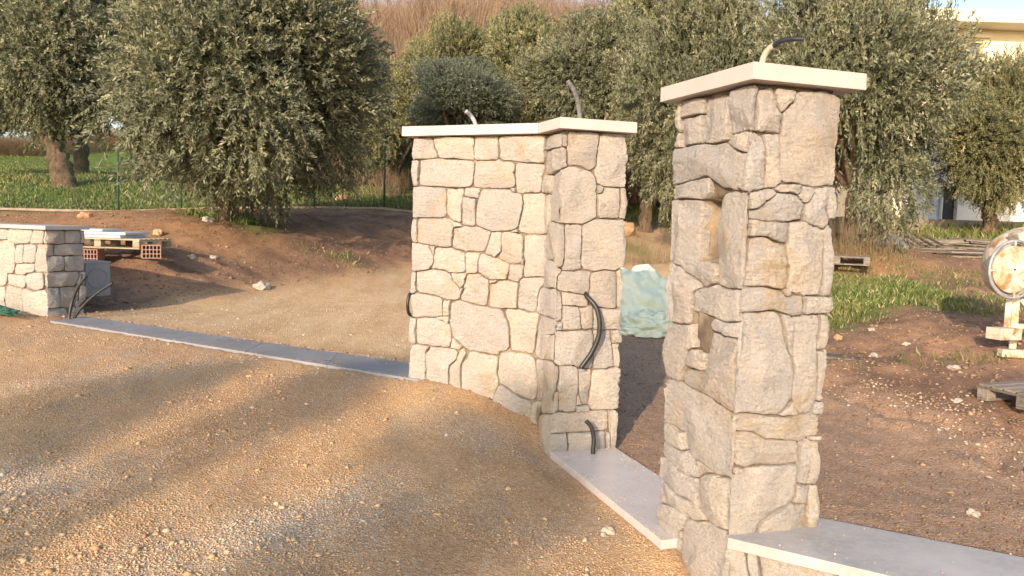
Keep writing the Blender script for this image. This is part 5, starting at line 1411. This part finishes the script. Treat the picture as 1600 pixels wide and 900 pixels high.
#                     base px      Y
T = [
 tree(365, 345, 14.5, 'big', zpx(124, 14.5, 375), (1.0, 1.0, 1.02), 'large dense olive tree in front of the wire fence, hanging low to a short trunk', rot=0.4, r0=0.20, stems=2, lean=(0.05, 0), dx=.25),
 tree(103, 290, 24, 'big', zpx(85, 24, 100), (1.12, 1.1, 1.1), 'olive tree on the grass at far left with a thick leaning brown trunk', rot=1.2, r0=0.30, lean=(-0.55, 0.0), dx=-0.3),
 tree(128, 262, 31, 'wide', zpx(75, 31, 250), (1.25, 1.1, 1.5), 'olive tree with a thin dark trunk just behind the leaning-trunk olive', rot=2.5, r0=0.24, dx=2.0),
 tree(-40, 300, 27, 'big', zpx(105, 27, 0), (1.1, 1.0, 1.0), 'olive tree cut off by the left edge of the photo, beyond the fence', rot=2.9, r0=0.2),
 tree(620, 300, 27, 'wide', zpx(190, 27, 610), (0.75, 0.8, 0.85), 'pale yellowish olive tree seen between the large olive and the gate wall', M_LEAFY, rot=0.2, r0=0.14),
 tree(715, 290, 21, 'tall', zpx(158, 21, 705), (0.60, 0.6, 0.47), 'small blue-green olive tree above the left half of the gate wall', M_LEAFB, rot=0.9, r0=0.15),
 tree(700, 290, 27, 'wide', zpx(125, 27, 705), (0.62, 0.7, 0.80), 'yellow-green olive tree peeping over the small blue-green olive', M_LEAFY, rot=3.9, r0=0.15),
 tree(1010, 300, 27, 'tall', zpx(95, 27, 1000), (0.85, 0.9, 1.1), 'pale yellowish olive tree seen above the gap between gate wall and pillar', M_LEAFY, rot=1.1, r0=0.2),
 tree(820, 285, 25, 'wide', zpx(140, 25, 805), (0.72, 0.8, 1.0), 'sunlit-topped olive tree rising behind the middle of the gate wall', M_LEAFY, rot=1.7, r0=0.2),
 tree(930, 300, 23, 'tall', zpx(135, 23, 925), (0.80, 0.9, 0.85), 'olive tree behind the right end of the gate wall', M_LEAF, rot=4.4, r0=0.2),
 tree(1100, 345, 19, 'big', zpx(150, 19, 1090), (0.68, 0.9, 1.22), 'dark olive tree filling the background behind the pillar, foliage reaching the ground', M_LEAF, rot=2.2, r0=0.2),
 tree(1328, 384, 14.2, 'tall', zpx(150, 14.2, 1320), (0.66, 0.8, 0.98), 'green olive tree just right of the pillar beside the stacked boards', M_LEAF, rot=0.3, r0=0.13, stems=2, dx=-0.3),
 tree(1545, 362, 20, 'big', zpx(222, 20, 1550), (0.66, 0.7, 0.74), 'olive tree hanging in front of the cream house at the right edge', M_LEAFY, rot=3.4, r0=0.17),
 tree(1420, 350, 26, 'wide', zpx(120, 26, 1330), (0.70, 0.8, 1.1), 'olive tree behind the green olive, left of the cream house', M_LEAFY, rot=5.0, r0=0.2, dx=-2.6),
]

# ------------------------------------------------------------------ bare reddish thicket on the slope behind
def bush_mesh(seed, n, h, spread, wd):
    r = np.random.default_rng(seed)
    b = r.normal(0, spread * 0.35, (n, 2)); d = b / (spread) + r.normal(0, 0.28, (n, 2)); H = h * (0.45 + 0.55 * r.random(n)); seg = 4
    A = []; a = r.random(n) * 6.283; u = np.stack([np.cos(a), np.sin(a), 0 * a], 1)
    rows = []
    off = np.zeros((n, 2))
    for k in range(seg + 1):
        t = k / seg; off = off + (r.normal(0, 0.10, (n, 2)) * h * 0.55 if k else 0)
        c = np.stack([b[:, 0] + d[:, 0] * H * t * 0.55 + off[:, 0], b[:, 1] + d[:, 1] * H * t * 0.55 + off[:, 1], H * t], 1)
        ww = wd * (1 - 0.8 * t); rows.append(c - u * ww); rows.append(c + u * ww)
    V = np.stack(rows, 1).reshape(-1, 3); base = (np.arange(n) * 2 * (seg + 1))[:, None]
    F = np.concatenate([base + np.array([[2 * k, 2 * k + 1, 2 * k + 3, 2 * k + 2]]) for k in range(seg)])
    return mesh_np('twigs', V, None, F)
bm_a = bush_mesh(1, 4200, 5.0, 2.2, 0.012); bm_b = bush_mesh(2, 4200, 4.2, 2.6, 0.011)
thicket = empty('bare_thicket', (0, 0, 0)); tag(thicket, 'bare reddish-brown thicket covering the slope behind the olives', 'thicket', kind='stuff')
k = 0
for row, (Y, y0) in enumerate(((36, 205), (41, 165), (46, 128), (52, 90), (58, 55), (63, 40))):
    for x in range(548 - row * 8, 1560, int(3.1 * FPX / Y)):
        xx_ = x + random.uniform(-22, 22); Yr = Y + random.uniform(-1.8, 1.8)
        if 1380 < xx_ and Y < 45: continue
        p = aty(xx_, 200, Yr); z = float(terr(np.array([p[0]]), np.array([p[1]]))[0])
        me_ = bm_a if k % 2 else bm_b
        o = obj('twigs', me_, M_RED, thicket); o.location = (p[0], p[1], z - 0.1); s_ = random.uniform(0.85, 1.3); o.scale = (s_, s_, s_ * random.uniform(.9, 1.25)); o.rotation_euler.z = random.uniform(0, 6.28)
        k += 1
for x in range(-60, 200, 38):
    p = aty(x, 240, 46 + random.uniform(-2, 2)); z = float(terr(np.array([p[0]]), np.array([p[1]]))[0]); o = obj('twigs', bm_a, M_RED, thicket); o.location = (p[0], p[1], z - .4); o.scale = (.8, .8, random.uniform(.25, .4)); o.rotation_euler.z = x
# taller leafless trees at the crest
def bare_tree_mesh(seed, H, r0, depth=5):
    r = random.Random(seed); mb = MB()
    def grow(p, d, L, rad, lv):
        n = 3; pts = [p]
        for i in range(n):
            d = (d + Vector((r.uniform(-.16, .16), r.uniform(-.16, .16), r.uniform(-.02, .10)))).normalized(); pts.append(pts[-1] + d * L / n)
        mb.tube(pts, [rad * (1 - 0.35 * i / n) for i in range(n + 1)], 6 if lv < 2 else 3, cap=False)
        if lv >= depth: return
        for c in range(3 if lv else 4):
            a = r.uniform(0, 6.28); sp = r.uniform(0.35, 0.85); s = Vector((math.cos(a), math.sin(a), 0.25)) * sp
            grow(pts[-1] if c < 2 else pts[r.randint(1, n)], (d + s).normalized(), L * r.uniform(0.6, 0.82), rad * 0.6, lv + 1)
    grow(Vector((0, 0, -0.2)), Vector((0, 0, 1)), H * 0.30, r0, 0); return mb.mesh('branches')
bt = [bare_tree_mesh(s, 8.0, 0.13, 5) for s in (4, 9)]
M_BARE = bark_mat('bare_branch_bark', (0.13, 0.085, 0.06), (0.30, 0.20, 0.14))
for i_, (x, Y) in enumerate(((575, 44), (640, 46), (735, 44), (880, 46), (980, 44), (600, 55), (655, 50), (710, 57), (770, 48), (850, 55), (930, 50), (1010, 56), (1090, 52), (1180, 56), (1500, 50), (1560, 56), (1250, 50), (540, 52))):
    p = aty(x, 200, Y); z = float(terr(np.array([p[0]]), np.array([p[1]]))[0])
    o = obj('bare_tree', bt[i_ % 2], M_BARE, thicket); o.location = (p[0], p[1], z); o.rotation_euler.z = i_ * 1.3; s_ = random.uniform(.9, 1.25); o.scale = (s_,) * 3

# ---- trees of the grove behind the photographer: they throw the long shade bands over gravel and walls
sx, sy = np.array(SUN_AZ) / np.hypot(*SUN_AZ); px_, py_ = -sy, sx
def behind(dist, side, kind, key=None, s=1.0, cz=3.2):
    x = sx * dist + px_ * side; y = sy * dist + py_ * side
    z = float(terr(np.array([x]), np.array([y]))[0])
    if kind == 'bare':
        o = obj('bare_tree', bt[int(dist) % 2], M_BARE); o.location = (x, y, z); o.scale = (s,) * 3; o.rotation_euler.z = dist
        tag(o, 'leafless tree standing behind the photographer, throwing long shade', 'tree', 'trees behind the photographer')
    else:
        me, C, LR = CR[key]; t = empty('olive_tree', (x, y, z)); tag(t, 'olive tree behind the photographer, ' + {15: 'farthest left of the four', 17: 'tall one in the middle', 16: 'nearest the left wall line', 19: 'farthest back of the four'}[int(dist)], 'olive tree', 'olive trees behind the photographer')
        c = obj('crown', me, M_LEAF, t); c.location = (0, 0, cz); c.scale = (s,) * 3
        obj('trunk', trunk_mesh('trunk', cz, 0.2, [tuple(np.array(q) * s) for q in C], int(dist)), M_BARK, t)
BEHIND = [(15, -4.4, 'o', 'sparse', .30, 6.3), (17, -1.75, 'o', 'sparse', .30, 7.1), (16, -6.8, 'o', 'sparse', .22, 6.0), (19, -3.2, 'o', 'sparse', .20, 8.2)]
for d_, s_, kd, key, sc, cz in BEHIND: behind(d_, s_, kd, key, sc, cz)

# dry shrubby growth under the olives
def shrub(px, py, Y, s, sz, mat, me_, label):
    p = aty(px, py, Y); z = g(float(p[0]), float(p[1])); o = obj('dry_shrub', me_, mat); o.location = (p[0], p[1], z - .05); o.scale = (s, s, sz); o.rotation_euler.z = px; tag(o, label, 'shrub')
bm_c = bush_mesh(7, 260, 2.4, 3.4, 0.009)
M_STRAW = bark_mat('dry_straw_twigs', (0.14, 0.10, 0.06), (0.33, 0.25, 0.14))
shrub(1352, 392, 13.6, .30, .42, M_STRAW, bm_c, 'straw-coloured dry suckers round the foot of the green olive right of the pillar')
shrub(1312, 388, 13.9, .22, .34, M_STRAW, bm_c, 'small dry shrub against the right edge of the pillar, behind the grey pallet')
shrub(1010, 345, 17.5, .45, .50, M_TWIG, bm_c, 'brown dry shrub in the gap between gate wall and pillar, under the dark olive')
shrub(598, 300, 24, .6, .45, M_TWIG, bm_c, 'brown dry shrub beyond the fence, left of the gate wall')
